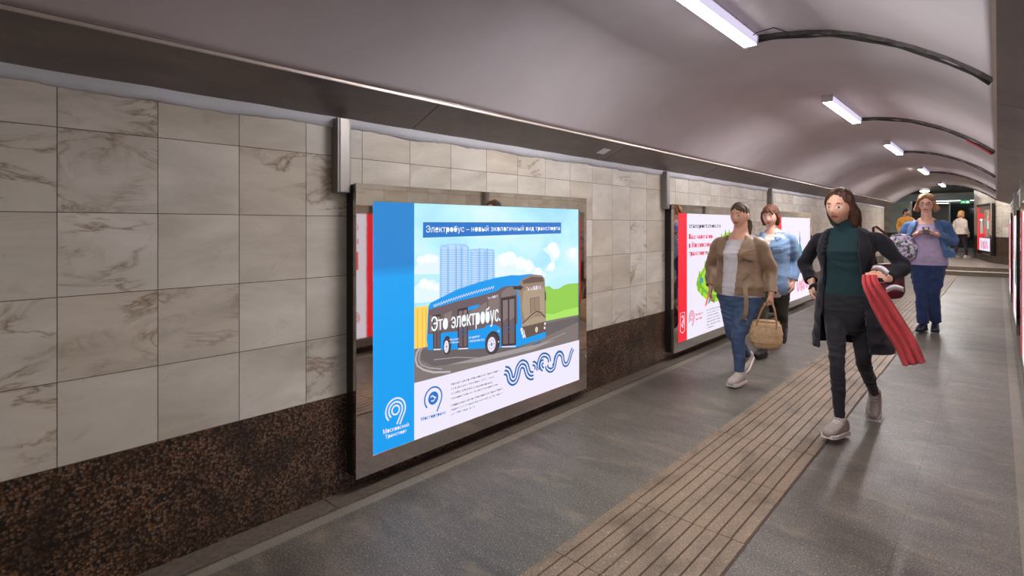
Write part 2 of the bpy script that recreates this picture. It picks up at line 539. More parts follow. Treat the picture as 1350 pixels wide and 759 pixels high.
# the vault
mb = MB(); NX, ys = 56, [Y0 + (Y1-Y0)*k/122 for k in range(123)]
vs = []
for y in ys:
    for i in range(NX+1):
        x = CX - HALF - .004 + (2*HALF + .008)*i/NX
        vs.append((x, y, vault_z(max(CX-HALF, min(CX+HALF, x))) + .004*math.sin(x*5 + y*1.7)*math.sin(y*2.3)))
fs = [(j*(NX+1)+i, j*(NX+1)+i+1, (j+1)*(NX+1)+i+1, (j+1)*(NX+1)+i) for j in range(len(ys)-1) for i in range(NX)]
mb.add(vs, fs)
o = mb.build('ceiling', M['plaster'], smooth=True, fix=False); tag(o, kind='structure')
sm = o.modifiers.new('thick', 'SOLIDIFY'); sm.thickness = .12; sm.offset = 1

o = MB().box((-2.9, Y0-.2, -.2), (.6, Y0, 2.9)).build('wall_back', M['hall']); tag(o, kind='structure')  # unseen wall added across the passage behind the viewer to contain the light

# ---- tactile strip: pressed slabs with long ribs
t_root = MB(); rng = random.Random(11)
y = -4.8
while y < 18.9:
    L = .598; jog = rng.uniform(-.004, .004); hz = rng.uniform(-.0008, .0008)
    x0 = -1.408 + jog
    t_root.box((x0, y + .0008, -.004), (x0 + .60, y + L + .0012, .0030 + hz), 1)
    for k in range(10):
        xa = x0 + .004 + k*.0594
        t_root.prism([(xa, .002), (xa + .002, .0085 + hz), (xa + .0528, .0085 + hz), (xa + .0548, .002)], 'y', y + .0015, y + L + .0005)
    y += .6
o = t_root.build('tactile_paving_strip', [M['tactile'], M['groove']])
tag(o, 'brown ribbed tactile paving strip running down the middle of the floor', 'paving strip')

# ---- steps and landing
for k, (ya, z) in enumerate(((19.4, .12), (19.75, .24))):
    ms = MB().box((-4.9, ya, 0), (.62, ya + .4 if k == 0 else 32.0, z - .012))
    s = trim(ms, M['step'])
    trim(MB().box((-4.9, ya - .012, z - .0119), (.62, (ya + .335) if k == 0 else 32.0, z)), M['step_edge'] if k == 0 else M['landing'], bevel=.003)
# bright nosing on the upper step
trim(MB().box((-4.9, 19.73, .222), (.62, 19.80, .2415)), M['step_edge'])

# ---- vestibule beyond the steps
ZV = 2.86
o = MB().box((-5.2, Y1, ZV), (1.2, 31.2, ZV+.2)).build('ceiling', M['slab']); tag(o, kind='structure')
# end face of the passage above and beside the vault
mb = MB()
arch = [(CX - HALF + 2*HALF*i/40, vault_z(CX - HALF + 2*HALF*i/40) + .01) for i in range(41)]
mb.prism([(-5.2, 2.1), (CX-HALF, 2.1)] + arch + [(CX+HALF, 2.1), (1.2, 2.1), (1.2, 3.0), (-5.2, 3.0)], 'y', Y1, Y1+.15)
mb.box((-5.2, Y1, 0), (XL-.01, Y1+.15, 2.1)); mb.box((XR+.01, Y1, 0), (1.2, Y1+.15, 2.1))
o = mb.build('wall_front', M['grey_panel']); tag(o, kind='structure')
# slanting right-hand wall of the vestibule
def slant(name, pts, z0, z1, mat):
    o = MB().prism(pts, 'z', z0, z1).build(name, mat); return tag(o, kind='structure')
R1 = [(.30, 19.55), (.30, 21.0), (-.02, 21.9), (-.62, 25.2), (-.62, 31.0), (.9, 31.0), (.9, 19.55)]
slant('wall_right', R1, 1.05, ZV, marble_mat('marble tiles vestibule', 'x', .1, .31, 1.05, .31))
slant('baseboard_right', [(x - .006 if x < .5 else x, y) for x, y in R1], 0, 1.05, M['granite'])
o = MB().box((-5.2, Y1, 0), (-5.0, 31.2, ZV)).build('wall_left', M['grey_panel']); tag(o, kind='structure')
# wall with the doorway at the far end of the vestibule
YD = 31.0
mb = MB(); mb.box((-5.2, YD, 1.05), (-3.72, YD+.25, ZV)); mb.box((-5.2, YD, 2.66), (.9, YD+.25, ZV))
o = mb.build('wall_front', M['marble_x']); tag(o, kind='structure')
o = MB().box((-3.72, YD-.02, .9), (-3.06, YD+.25, 2.66)).build('wall_front', M['grey_panel']); tag(o, kind='structure')
o = MB().box((-5.2, YD-.03, 0), (-3.06, YD+.25, 1.06)).build('baseboard_front', M['granite']); tag(o, kind='structure')
trim(MB().box((-3.8, YD-.10, 2.52), (-.62, YD-.02, 2.76)), M['teal'], bevel=.01)
trim(MB().box((-3.06, YD-.06, .24), (-2.96, YD+.1, 2.52)), M['brushed'], bevel=.005)
trim(MB().box((-4.42, YD-.05, .9), (-4.38, YD-.021, 2.66)), M['dark'])
# hall beyond
o = MB().box((-6.0, 31.25, 0), (4.0, 50, .24)).build('floor', M['landing']); tag(o, kind='structure')
o = MB().box((-6.0, 31.25, 3.0), (4.0, 50, 3.2)).build('ceiling', M['slab']); tag(o, kind='structure')
o = MB().box((-6.0, 48, .24), (4.0, 48.2, 3.0)).build('wall_hall', M['hall']); tag(o, kind='structure')
for xa, xb in ((-6.2, -6.0), (4.0, 4.2)):
    o = MB().box((xa, 31.25, 0), (xb, 50, 3.2)).build('wall_hall', M['hall']); tag(o, kind='structure')
# lit strips on the hall ceiling
for k, (y, lab) in enumerate(((38.5, 'white strip light on the hall ceiling nearest the doorway'), (42.0, 'white strip light on the hall ceiling, middle of three'), (46.0, 'white strip light on the hall ceiling farthest from the doorway'))):
    r = empty('strip_light', (-1.6, y, 3.0)); tag(r, lab, 'ceiling light', 'strip lights on the hall ceiling')
    MB().box((-2.0, -.16, -.10), (2.4, .16, -.02)).build('lamp_housing', M['white_metal'], r, bevel=.01)
    MB().box((-1.95, -.13, -.112), (2.35, .13, -.1005)).build('diffuser', M.setdefault('hall_lamp', glow('hall lamp', (255, 252, 246), 14.0)), r)
# round lamps on the vestibule ceiling, all but the first added to brighten it
M['round_glass'] = glow('round lamp glass', (255, 244, 238), 190.0)
for (x, y), lab in zip(((-1.36, 23.2), (-3.3, 21.6), (-2.2, 27.5), (-.5, 21.0)), ('small round white lamp on the dark ceiling seen through the arch', 'round lamp on the vestibule ceiling above the left end of the steps', 'round lamp on the vestibule ceiling in front of the doorway', 'round lamp on the vestibule ceiling above the right end of the steps')):
    r = empty('round_ceiling_lamp', (x, y, ZV)); tag(r, lab, 'ceiling light', 'round lamps on the vestibule ceiling')
    mb = MB(); mb.loft([((0, 0, 0), (1, 0, 0), (0, 1, 0), .17, .17), ((0, 0, -.05), (1, 0, 0), (0, 1, 0), .17, .17)], 28, rounded=False); mb.build('lamp_housing', M['white_metal'], r)
    mb = MB(); mb.ellipsoid((0, 0, -.05), (.15, .15, .05)); mb.build('diffuser', M['round_glass'], r, smooth=True)

# glass door, right leaf closed
r = empty('glass_door', (-1.62, YD-.05, .24)); tag(r, 'dark glass door leaf under the green exit sign', 'door')
W, H = 1.0, 2.26
mb = MB(); mb.box((0, 0, 0), (.06, .05, H)); mb.box((W-.06, 0, 0), (W, .05, H)); mb.box((.06, 0, 0), (W-.06, .05, .16)); mb.box((.06, 0, H-.08), (W-.06, .05, H)); 
mb.build('door_frame', plain('grey door metal', (104, 114, 114), .35, .6), r, bevel=.004)
MB().box((.06, .018, .16), (W-.06, .03, H-.08)).build('pane', M['tinted'], r)
MB().tube([(.10, -.005, .8), (.10, -.05, .85), (.10, -.05, 1.25), (.10, -.005, 1.3)], .014).build('handle', M['brushed'], r, smooth=True)
# exit sign
r = empty('exit_sign', (-1.22, YD-.13, 2.36)); tag(r, 'small lit green exit sign above the dark glass door', 'sign')
MB().box((0, 0, 0), (.34, .04, .15)).build('sign_box', M['dark'], r, bevel=.004)
MB().box((.01, -.004, .01), (.33, -.0005, .14)).build('sign_face', glow('exit sign green', (40, 170, 96), 1.2), r)
mb = MB(); mb.prism([(.04, .06), (.04, .09), (.12, .09), (.12, .115), (.16, .075), (.12, .035), (.12, .06)], 'y', -.006, -.0045); mb.prism([(.20, .03), (.20, .12), (.29, .12), (.29, .03)], 'y', -.006, -.0045); mb.build('sign_mark', glow('sign white', (230, 250, 236), 1.2), r)

# ------------------------------------------------------------------ ceiling lamps and their cable ducts
lamps = [(-3.2, 'nearest'), (2.0, ''), (5.25, ''), (8.6, ''), (12.75, ''), (17.6, '')]
lamp_labels = ['white linear ceiling lamp behind the viewer, nearest the back wall',
               'large white linear lamp on the vault cut by the top picture edge',
               'second nearest white linear lamp on the vault',
               'third white linear lamp from the front on the vault',
               'fourth white linear lamp from the front, small beside its thin cable',
               'farthest white linear lamp on the vault, just before its arched end']
duct_labels = ['dark cable duct arching over the vault behind the viewer',
               'thick dark cable duct arching from the nearest vault lamp to the right cornice',
               'dark cable duct arching from the second vault lamp to the right cornice',
               'dark cable duct arching from the third vault lamp to the right cornice',
               'thin dark cable duct arching from the fourth vault lamp',
               'thin dark cable duct arching from the farthest vault lamp']
LX = -1.09
proto = None
for (y, _), lab in zip(lamps, lamp_labels):
    zt = vault_z(LX)
    if proto is None:
        r = empty('linear_lamp', (LX, y, zt)); proto = r
        prof = [(-.045, .012), (.045, .012), (.045, -.010), (-.045, -.010)]
        prof2 = [(-.043, -.0102), (.043, -.0102), (.037, -.058), (-.037, -.058)]
        MB().prism(prof, 'y', 0, 1.3).build('housing', M['white_metal'], r, bevel=.004)
        MB().prism(prof2, 'y', .004, 1.296).build('side_diffuser', M['lamp_side'], r, bevel=.002)
        MB().box((-.035, .012, -.0587), (.035, 1.288, -.0585)).build('diffuser', M['lamp'], r, bevel=.0008)
        for ya, yb in ((-.012, -.0005), (1.3005, 1.312)):
            MB().prism([(-.046, .012), (.046, .012), (.046, -.02), (.040, -.062), (-.040, -.062), (-.046, -.02)], 'y', ya, yb).build('end_cap', M['white_metal'], r, bevel=.002)
    else:
        r = proto.copy(); COL.objects.link(r); r.location = (LX, y, zt)
        for ch in list(proto.children):
            c = ch.copy(); c.parent = r; COL.objects.link(c)
    tag(r, lab, 'ceiling lamp', 'linear lamps along the vault')

rng = random.Random(5)
for (y, _), lab in list(zip(lamps, duct_labels))[1:]:
    r = empty('cable_duct', (0, 0, 0)); tag(r, lab, 'cable duct', 'cable ducts over the vault')
    ye = y + 1.335
    mb = MB(); n = 26; vs = []
    for i in range(n+1):
        x = LX + .02 + (-.006 - LX - .02)*i/n
        z = vault_z(x) + .004; w = .020 + .004*math.sin(i*2.1); d = .022 + .005*math.sin(i*1.3+1)
        nx = (x - CX)/RAD; nz = math.sqrt(1-nx*nx)
        yy = ye + .012*math.sin(i*.45)*(.4 + .6*i/n)
        for (a, b) in ((-w, 0), (w, 0), (w, d), (-w, d)): vs.append((x - nx*b, yy + a, z - nz*b))
    fs = []
    for i in range(n):
        for k in range(4): fs.append((i*4+k, i*4+(k+1) % 4, (i+1)*4+(k+1) % 4, (i+1)*4+k))
    fs += [(0, 1, 2, 3), (n*4+3, n*4+2, n*4+1, n*4)]
    mb.add(vs, fs); mb.build('duct', M['duct'], r, bevel=.002)
    cb = MB()
    for q in range(2):
        pts = []
        for i in range(n+1):
            x = LX + .02 + (-.006 - LX - .02)*i/n; nx = (x - CX)/RAD; nz = math.sqrt(1-nx*nx)
            b = .030 + .003*math.sin(i*.9+q*2)
            pts.append((x - nx*b, ye + (.009 if q else -.009) + .012*math.sin(i*.45)*(.4+.6*i/n) + .003*math.sin(i*1.7+q), vault_z(x) + .004 - nz*b))
        cb.tube(pts, .0055, 7)
    cb.build('cable', M['black'], r, smooth=True)
    if abs(y - 5.25) < .1:
        pts = []
        for i in range(9):
            x = -.20 + .19*i/8; nx = (x - CX)/RAD; nz = math.sqrt(1-nx*nx)
            pts.append((x - nx*.037, ye + .014, vault_z(x) - nz*.037))
        tag(MB().tube(pts, .008, 8).build('red_cable', plain('red cable', (170, 40, 44), .5), r, smooth=True), 'red cable end')

# thin loose wire beside the nearest lamp
r = MB().tube([(LX+.05, 3.2, vault_z(LX+.05)-.03), (LX+.06, 3.24, vault_z(LX+.06)-.006), (LX+.16, 3.20, vault_z(LX+.16)-.005), (LX+.20, 3.295, vault_z(LX+.2)-.006)], .0028, 6).build('loose_wire', M['black'], smooth=True)
tag(r, 'thin loose wire looped beside the end of the nearest vault lamp', 'wire')

# sticker on the cornice
ang = math.atan2(.110, .26)
r = MB().box((-.04, -.055, -.0012), (.04, .055, 0)).build('sticker', M['white_paper']); r.location = (XL+.14, 3.74, 2.0108); r.rotation_euler = (0, -ang, 0)
tag(r, 'small pale sticker on the dark left cornice above the first gap', 'sticker')

# ------------------------------------------------------------------ light boxes and their printed posters
_glyphs = {}
def glyphs(s, bold=0.0):
    key = (s, bold)
    if key not in _glyphs:
        cu = bpy.data.curves.new('t', 'FONT'); cu.body = s; cu.fill_mode = 'NONE'; cu.resolution_u = 4; cu.size = 1.0
        ob = bpy.data.objects.new('t', cu); COL.objects.link(ob)
        dg = bpy.context.evaluated_depsgraph_get(); dg.update()
        me = bpy.data.meshes.new_from_object(ob.evaluated_get(dg))
        cdt = delaunay_2d_cdt([V((v.co.x, v.co.y)) for v in me.vertices], [tuple(e.vertices) for e in me.edges], [], 2, 1e-5)
        vs = [(v.x, v.y) for v in cdt[0]]; fs = [tuple(f) for f in cdt[2]]
        bpy.data.objects.remove(ob); bpy.data.curves.remove(cu); bpy.data.meshes.remove(me)
        _glyphs[key] = (vs, fs)
    return _glyphs[key]

# the pictures were traced in the frame of a 1350 x 759 photograph of the left wall: this turns a traced
# spot into metres along the wall (u from the poster's near edge) and height
_TH = math.atan(640/700.); _S, _C = math.sin(_TH), math.cos(_TH)
def on_wall(px, py, X=-2.43):
    r = (px - 675.)/700.
    Y = (-X*_C - r*X*_S)/(_S - r*_C); d = Y*_C - X*_S
    return Y, 1.4 - (py - 297.)*d/700.

class Poster:
    """flat printed sheet in metres: u to the viewer's right, v up; layers lie .15 mm apart"""
    def __init__(self, uy0=0, vz0=0, tr=None):
        self.mb = MB(); self.k = 0; self.mats = []; self.uy0 = uy0; self.vz0 = vz0; self.tr = tr or (0, 0, 1)
    def P(self, p):
        ox, oy, s = self.tr
        Y, Z = on_wall(ox + p[0]/s, oy + p[1]/s)
        return (Y - self.uy0, Z - self.vz0)
    def mi(self, m):
        if m not in self.mats: self.mats.append(m)
        return self.mats.index(m)
    def poly(self, pts, m, traced=True, step=True):
        q = [self.P(p) for p in pts] if traced else list(pts)
        if step: self.k += 1
        tri = tessellate_polygon([[V((a, b, 0)) for a, b in q]])
        self.mb.add([(a, b, self.k*.00004) for a, b in q], tri, self.mi(m))
    def rect(self, u0, v0, u1, v1, m): self.poly([(u0, v0), (u1, v0), (u1, v1), (u0, v1)], m, False)
    def blob(self, c, ru, rv, m, n=28, a0=0, a1=2*PI, step=True):
        self.poly([(c[0] + ru*math.cos(a0 + (a1-a0)*i/n), c[1] + rv*math.sin(a0 + (a1-a0)*i/n)) for i in range(n)], m, False, step)
    def stroke(self, pts, w, m, traced=False, step=True, closed=False):
        q = [V(self.P(p)) if traced else V(p) for p in pts]
        if step: self.k += 1
        n = len(q); vs = []
        for i in range(n):
            if closed: t = q[(i+1) % n] - q[i-1]
            else: t = q[min(i+1, n-1)] - q[max(i-1, 0)]
            t.normalize(); nn = V((-t.y, t.x))
            for s in (1, -1):
                a = q[i] + nn*w*.5*s; vs.append((a.x, a.y, self.k*.00004))
        fs = [(2*i, 2*i+1, 2*((i+1) % n)+1, 2*((i+1) % n)) for i in range(n if closed else n-1)]
        self.mb.add(vs, fs, self.mi(m))
    def text(self, s, quad, m, traced=True, bold=0.0, cap=.727):
        """quad: baseline left, baseline right, top right, top left"""
        vs, fs = glyphs(s, 0)
        q = [V(self.P(p)) if traced else V(p) for p in quad]
        x0 = min(a for a, b in vs); x1 = max(a for a, b in vs); self.k += 1
        out = []
        for a, b in vs:
            t = (a - x0)/(x1 - x0); h = b/cap
            lo = q[0].lerp(q[1], t); hi = q[3].lerp(q[2], t); p = lo + (hi - lo)*h
            out.append((p.x, p.y, self.k*.00004))
        self.mb.add(out, fs, self.mi(m))
        if bold:      # heavier weight: the same letters set again a hair to either side
            w = bold*(q[3] - q[0]).length*2.2
            for dx in (-w, w):
                self.k += 1
                self.mb.add([(a + dx, b, self.k*.00004) for a, b, c in out], fs, self.mi(m))
    def line(self, s, u, v, h, m, width=None, bold=0.0):
        vs, _ = glyphs(s, 0); w = width or (max(a for a, b in vs) - min(a for a, b in vs))*h/.727
        self.text(s, [(u, v), (u+w, v), (u+w, v+h), (u, v+h)], m, False, bold)
    def pin(self, c, R, m, rings=3, w=.14):
        """route-pin emblem: nested arcs whose right ends run down to a point"""
        self.k += 1
        for i in range(rings):
            r = R*(1 - i*.31)
            if i == rings-1 and rings == 3:
                self.stroke([(c[0] + r*math.cos(2*PI*k/28), c[1] + r*math.sin(2*PI*k/28)) for k in range(28)], R*w, m, step=False, closed=True)
                continue
            a0, a1 = math.radians(225 if i == 0 else 228), math.radians(-28)
            pts = [(c[0] + r*math.cos(a0 + (a1-a0)*k/30), c[1] + r*math.sin(a0 + (a1-a0)*k/30)) for k in range(31)]
            L = R*(.98 if i == 0 else 1.05)
            d = (-math.sin(math.radians(28)) , -math.cos(math.radians(28)))
            pts += [(pts[-1][0] + d[0]*L*t, pts[-1][1] + d[1]*L*t) for t in (.3, .6, 1)]
            self.stroke(pts, R*w, m, step=False)
    def waves(self, u, v, a, m, w, n=3, gap=.022):
        """three parallel ribbons that wind like handwriting; u, v left middle, a = one step"""
        ctr = []
        def arc(cx, cy, r, d0, d1):
            for k in range(17):
                t = math.radians(d0 + (d1-d0)*k/16); ctr.append((cx + r*math.cos(t), cy + r*math.sin(t)))
        r = a
        arc(u, v + r*.35, r*.9, 90, 0)
        arc(u + 1.9*r, v - .55*r, r, 180, 360); arc(u + 3.9*r, v - .25*r, r, 180, 0)
        arc(u + 5.9*r, v - .6*r, r*1.0, 180, 360); 
        ctr2 = ctr; ctr = []
        self.k += 1
        def off(c, s):
            q = [V(p) for p in c]; out = []
            for i in range(len(q)):
                t = (q[min(i+1, len(q)-1)] - q[max(i-1, 0)])
                if t.length < 1e-6: continue
                t.normalize(); out.append((q[i].x - t.y*s, q[i].y + t.x*s))
            return out
        for j in range(n): self.stroke(off(ctr2, (j-1)*gap), w, m, step=False)
        arc(u + 7.0*r, v + .05*r, r*1.0, 235, 0); 
        arc(u + 9.0*r, v - .45*r, r, 180, 360); arc(u + 11.0*r, v + .1*r, r, 180, 0); arc(u + 12.9*r, v - .35*r, r*.9, 180, 350)
        for j in range(n): self.stroke(off(ctr, (j-1)*gap), w, m, step=False)
        self.stroke([(u+13.8*r, v-.3*r), (u+13.95*r, v+.3*r), (u+14.4*r, v+.9*r)], w, m, step=False)
    def build(self, parent, name='poster'):
        me = self.mb.mesh(name, self.mats)
        return link_mesh(name, me, parent)

BW, BH, BD = 2.078, 1.527, .10
def light_box(y0, side, label, post=True, zb=.09, rot=None, loc=None, BW=BW, BH=BH, pw=(.103, .098, .094, .091)):
    """root at the lower near corner of the front face; local x along the wall to the viewer's right, y out of the wall, z up"""
    if loc is None:
        if side == 'left': loc, rz = (XL, y0, zb), PI/2
        else: loc, rz = (XR, y0 + BW, zb), -PI/2
    else: rz = rot
    r = empty('light_box', loc, rz); tag(r, label, 'light box', 'steel framed light boxes')
    # local: x right, -y towards the viewer
    D = BD; l, rr, b, t = pw
    MB().box((.004, -D+.012, .004), (BW-.004, 0, BH-.004)).build('case', M['dark'], r, bevel=.003)
    mb = MB(); e = .004
    O = [(0, 0), (BW, 0), (BW, BH), (0, BH)]; I = [(l, b), (BW-rr, b), (BW-rr, BH-t), (l, BH-t)]
    vs = [(x, -D, z) for x, z in O] + [(x, -D+.0006, z) for x, z in I] + [(x, -D+.03, z) for x, z in O] + [(x, -D+.03, z) for x, z in I]
    fs = []
    for i in range(4):
        j = (i+1) % 4
        fs += [(i, j, 4+j, 4+i), (i, 8+i, 8+j, j), (4+i, 4+j, 12+j, 12+i), (8+i, 12+i, 12+j, 8+j)]
    mb.add(vs, fs); mb.build('frame', M['steel'], r, bevel=.0025)
    return r

def sheet(r, P, w, h, l=.103, b=.094, D=BD):
    """lay a poster print into its light box"""
    o = P.build(r); o.location = (l, -D+.008, b); o.rotation_euler = (PI/2, 0, 0)
    return o

C = {k: glow('print ' + k, v, s) for k, (v, s) in dict(
    white=((232, 226, 244), 1.0), blue=((0, 150, 232), 1.0), deep=((16, 104, 176), .9), bluetop=((14, 128, 205), .95), sky=((176, 226, 248), 1.0),
    cloud=((222, 240, 252), 1.0), cloud2=((240, 248, 255), 1.0), tower=((160, 200, 242), 1.0), towerline=((126, 172, 226), 1.0), towerlight=((186, 216, 248), 1.0),
    green=((146, 204, 74), .95), greenlite=((166, 222, 96), 1.0), yellow=((252, 208, 92), 1.0), yellow2=((232, 180, 70), .95),
    road=((128, 118, 116), .9), roadlite=((164, 156, 158), .9), roaddark=((106, 98, 100), .9), kerb=((186, 178, 182), .95),
    side=((112, 94, 98), .9), window=((136, 120, 118), .9), dark=((62, 50, 52), .9), front=((150, 128, 108), .95), front2=((172, 152, 128), .95), frontdark=((104, 84, 76), .9),
    hub=((220, 218, 232), 1.0), tyre=((74, 60, 66), .9), text=((70, 64, 84), .9), grey=((140, 136, 158), .95), red=((236, 20, 44), 1.0), pink=((226, 90, 130), 1.0),
    crimson=((216, 24, 70), 1.0), lime=((160, 214, 40), 1.0), lime2=((112, 176, 44), .95), teal=((60, 150, 160), .95), navy=((60, 66, 84), .9), orange=((240, 120, 50), 1.0), brown=((150, 100, 84), .9),
    logoblue=((24, 112, 196), 1.0)).items()}
# the sky fades from milky white to cyan as printed
t = NT('print sky wash'); co = t.co(); s = t.sep(co)
n1 = t.noise(t.vscale(co, (1, 1.6, 1)), 1.6, 4, .5, .4)
t.set(col=(.02, .02, .02, 1), em=t.ramp(n1, [(.3, lin((160, 218, 246))), (.5, lin((184, 236, 244))), (.7, lin((214, 242, 252)))]), es=1.0, rough=.25, spec=.3)
C['sky'] = t.m
t = NT('print band wash'); co = t.co(); s = t.sep(co)
t.set(col=(.02, .02, .02, 1), em=t.ramp(s[1], [(0, lin((0, 152, 234))), (.93, lin((0, 156, 236))), (1.0, lin((20, 128, 204)))]), es=1.0, rough=.25, spec=.3)
C['band'] = t.m

# ---- big blue poster
Y_A, ZB = 1.474, .09
r = light_box(Y_A, 'left', 'large steel framed light box with the blue electric bus poster')
PW, PH = BW - .206, BH - .185
p = Poster(Y_A + .103, ZB + .094)
p.rect(0, 0, PW, PH, C['sky'])
uB = .268
def tr(ox, oy, s): p.tr = (ox, oy, s)
# clouds
tr(480, 255, 4.5)
for pts in ([(300,470),(318,425),(340,400),(352,372),(372,358),(410,356),(440,366),(456,380),(456,480),(300,480)],
            [(300,560),(330,535),(345,512),(368,498),(392,516),(415,508),(440,528),(456,530),(456,640),(300,652)],
            [(780,400),(800,368),(840,352),(870,340),(905,362),(915,380),(938,372),(962,392),(985,388),(1010,420),(1035,448),(1060,455),(1090,480),(1070,520),(780,520)],
            [(1065,330),(1090,320),(1100,300),(1130,292),(1160,308),(1172,350),(1160,390),(1140,400),(1130,440),(1100,460),(1082,458),(1098,428),(1120,405),(1110,370)],
            [(1195,350),(1230,325),(1277,318),(1277,420),(1230,400)]):
    p.poly(pts, C['cloud'])
for c, ru in (((345,395), 24), ((385,388), 26), ((425,392), 20), ((360,535), 26), ((398,548), 24), ((435,560), 18), ((840,392), 34), ((880,385), 32), ((935,412), 30), ((985,432), 28), ((1040,470), 24), ((1130,322), 26), ((1148,350), 22), ((1120,435), 20), ((1245,350), 20)):
    a = p.P(c); b = p.P((c[0]+ru, c[1])); ru2 = abs(b[0]-a[0]); p.blob(a, ru2, ru2*.8, C['cloud2'], 20)
# towers
p.poly([(455,690),(458,318),(468,305),(530,298),(610,300),(632,320),(634,600),(634,690)], C['tower'])
p.poly([(634,690),(636,330),(700,326),(780,332),(785,560),(785,690)], C['tower'])
for xa, xb, top in ((470,498,318),(512,545,304),(560,575,306),(594,618,316),(650,680,340),(700,716,332),(745,768,340)):
    p.poly([(xa,680),(xa,top),(xb,top+2),(xb,680)], C['towerlight'])
for i in range(26):
    y = 335 + i*13.2
    p.poly([(458,y),(632,y+1),(632,y+4),(458,y+3)], C['towerline']); 
    if i > 0: p.poly([(637,y+4),(783,y+5),(783,y+8),(637,y+7)], C['towerline'], step=False)
for x in (504, 552, 584, 690, 735):
    p.poly([(x,680),(x,322),(x+4,322),(x+4,680)], C['towerline'])
# hill, yellow house, road
tr(480, 350, 4.5)
p.poly([(1060,335),(1060,170),(1082,125),(1105,122),(1130,140),(1160,138),(1190,118),(1220,108),(1277,104),(1278,300),(1083,330)], C['green'])
p.poly([(1060,335),(1083,285),(1130,290),(1200,262),(1278,248),(1278,300),(1083,330)], C['greenlite'])
p.poly([(297,498),(297,250),(392,238),(392,495)], C['yellow'])
for x in (322, 350, 372): p.poly([(x,496),(x,256),(x+5,256),(x+5,496)], C['yellow2'])
p.poly([(297,700),(297,497),(345,490),(1083,330),(1278,292),(1278,470),(1278,470),(640,620)], C['road'])
p.poly([(700,470),(1083,345),(1278,300),(1278,335),(1090,420),(900,500)], C['roaddark'])
p.poly([(345,500),(560,470),(900,490),(700,560),(420,600),(345,560)], C['roaddark'])
p.poly([(500,590),(800,520),(1150,440),(1000,500),(700,570)], C['roadlite'])
p.stroke([(338,490),(318,520),(312,560),(322,595),(360,620),(420,635),(520,632)], .012, C['kerb'], traced=True)
p.stroke([(352,490),(334,525),(330,560),(345,590),(390,608),(470,615)], .005, C['kerb'], traced=True)
p.stroke([(420,560),(560,545),(760,552)], .006, C['roadlite'], traced=True)
p.stroke([(880,510),(1040,470),(1200,400)], .006, C['roadlite'], traced=True)
# bus: shell
p.poly([(470,520),(480,470),(560,520),(720,520),(745,480),(830,480),(905,487),(812,515),(770,528),(520,530)], C['roaddark'])
p.poly([(384,300),(388,245),(400,222),(560,142),(690,98),(790,72),(880,57),(930,58),(990,50),(1060,58),(1076,75),(1082,180),(1085,300),(1082,425),(905,487),(815,487),(620,497),(385,502),(378,440)], C['blue'])
p.poly([(390,262),(560,212),(700,178),(790,152),(820,132),(850,122),(908,120),(914,180),(916,350),(822,372),(785,352),(740,352),(715,372),(622,388),(500,396),(470,402),(386,408)], C['side'])
p.poly([(618,248),(688,230),(690,250),(618,270)], C['blue'])
for pts in ([(478,290),(526,268),(526,330),(478,345)], [(630,275),(735,215),(735,300),(630,330)], [(745,205),(808,185),(808,320),(745,330)], [(398,300),(412,296),(412,395),(398,398)]):
    p.poly(pts, C['window'])
p.poly([(855,132),(908,122),(910,172),(822,192),(822,160)], C['window'])
def door(a, b, c, d):
    p.poly([a, b, c, d], C['dark'])
    def L(q, w, t): return (q[0]+(w[0]-q[0])*t, q[1]+(w[1]-q[1])*t)
    for t0, t1 in ((.12, .46), (.56, .9)):
        p.poly([L(L(a, b, t0), L(d, c, t0), .06), L(L(a, b, t1), L(d, c, t1), .06), L(L(a, b, t1), L(d, c, t1), .96), L(L(a, b, t0), L(d, c, t0), .96)], C['window'], step=(t0 < .2))
        p.poly([L(L(a, b, t0), L(d, c, t0), .5), L(L(a, b, t1), L(d, c, t1), .42), L(L(a, b, t1), L(d, c, t1), .96), L(L(a, b, t0), L(d, c, t0), .96)], C['side'])
door((414,296),(460,288),(460,498),(416,500))
door((560,260),(622,246),(623,490),(562,494))
door((818,192),(906,178),(907,472),(820,480))
for a, b in (((418,499),(460,498)), ((565,495),(622,492)), ((822,483),(905,480))): p.stroke([a, b], .008, C['hub'], traced=True)
for pts in ([(575,395),(610,365)], [(575,420),(612,392)], [(840,350),(870,372)], [(840,380),(872,400)], [(885,395),(898,340)]): p.stroke(pts, .006, C['deep'], traced=True)
# wheels
def wheel(c, rx, ry, hx, hy):
    a = p.P(c); dx = p.P((c[0]+rx, c[1]))[0]-a[0]; dy = a[1]-p.P((c[0], c[1]+ry))[1]
    p.blob((a[0]+dx*.12, a[1]+dy*.1), dx*1.22, dy*1.12, C['dark']); p.blob(a, dx, dy, C['tyre'])
    b = p.P((c[0]-2, c[1]+2)); ex = p.P((c[0]+hx, c[1]))[0]-a[0]; ey = a[1]-p.P((c[0], c[1]+hy))[1]
    p.blob(b, ex, ey, C['hub']); p.blob(b, ex*.82, ey*.84, C['white']); p.blob(b, ex*.25, ey*.25, C['grey'])
    for k in range(8): p.blob((b[0]+ex*.6*math.cos(k*PI/4), b[1]+ey*.6*math.sin(k*PI/4)), ex*.1, ey*.1, C['grey'], 10, step=(k == 0))
wheel((496,480), 20, 50, 14, 37); wheel((764,466), 36, 62, 24, 44)
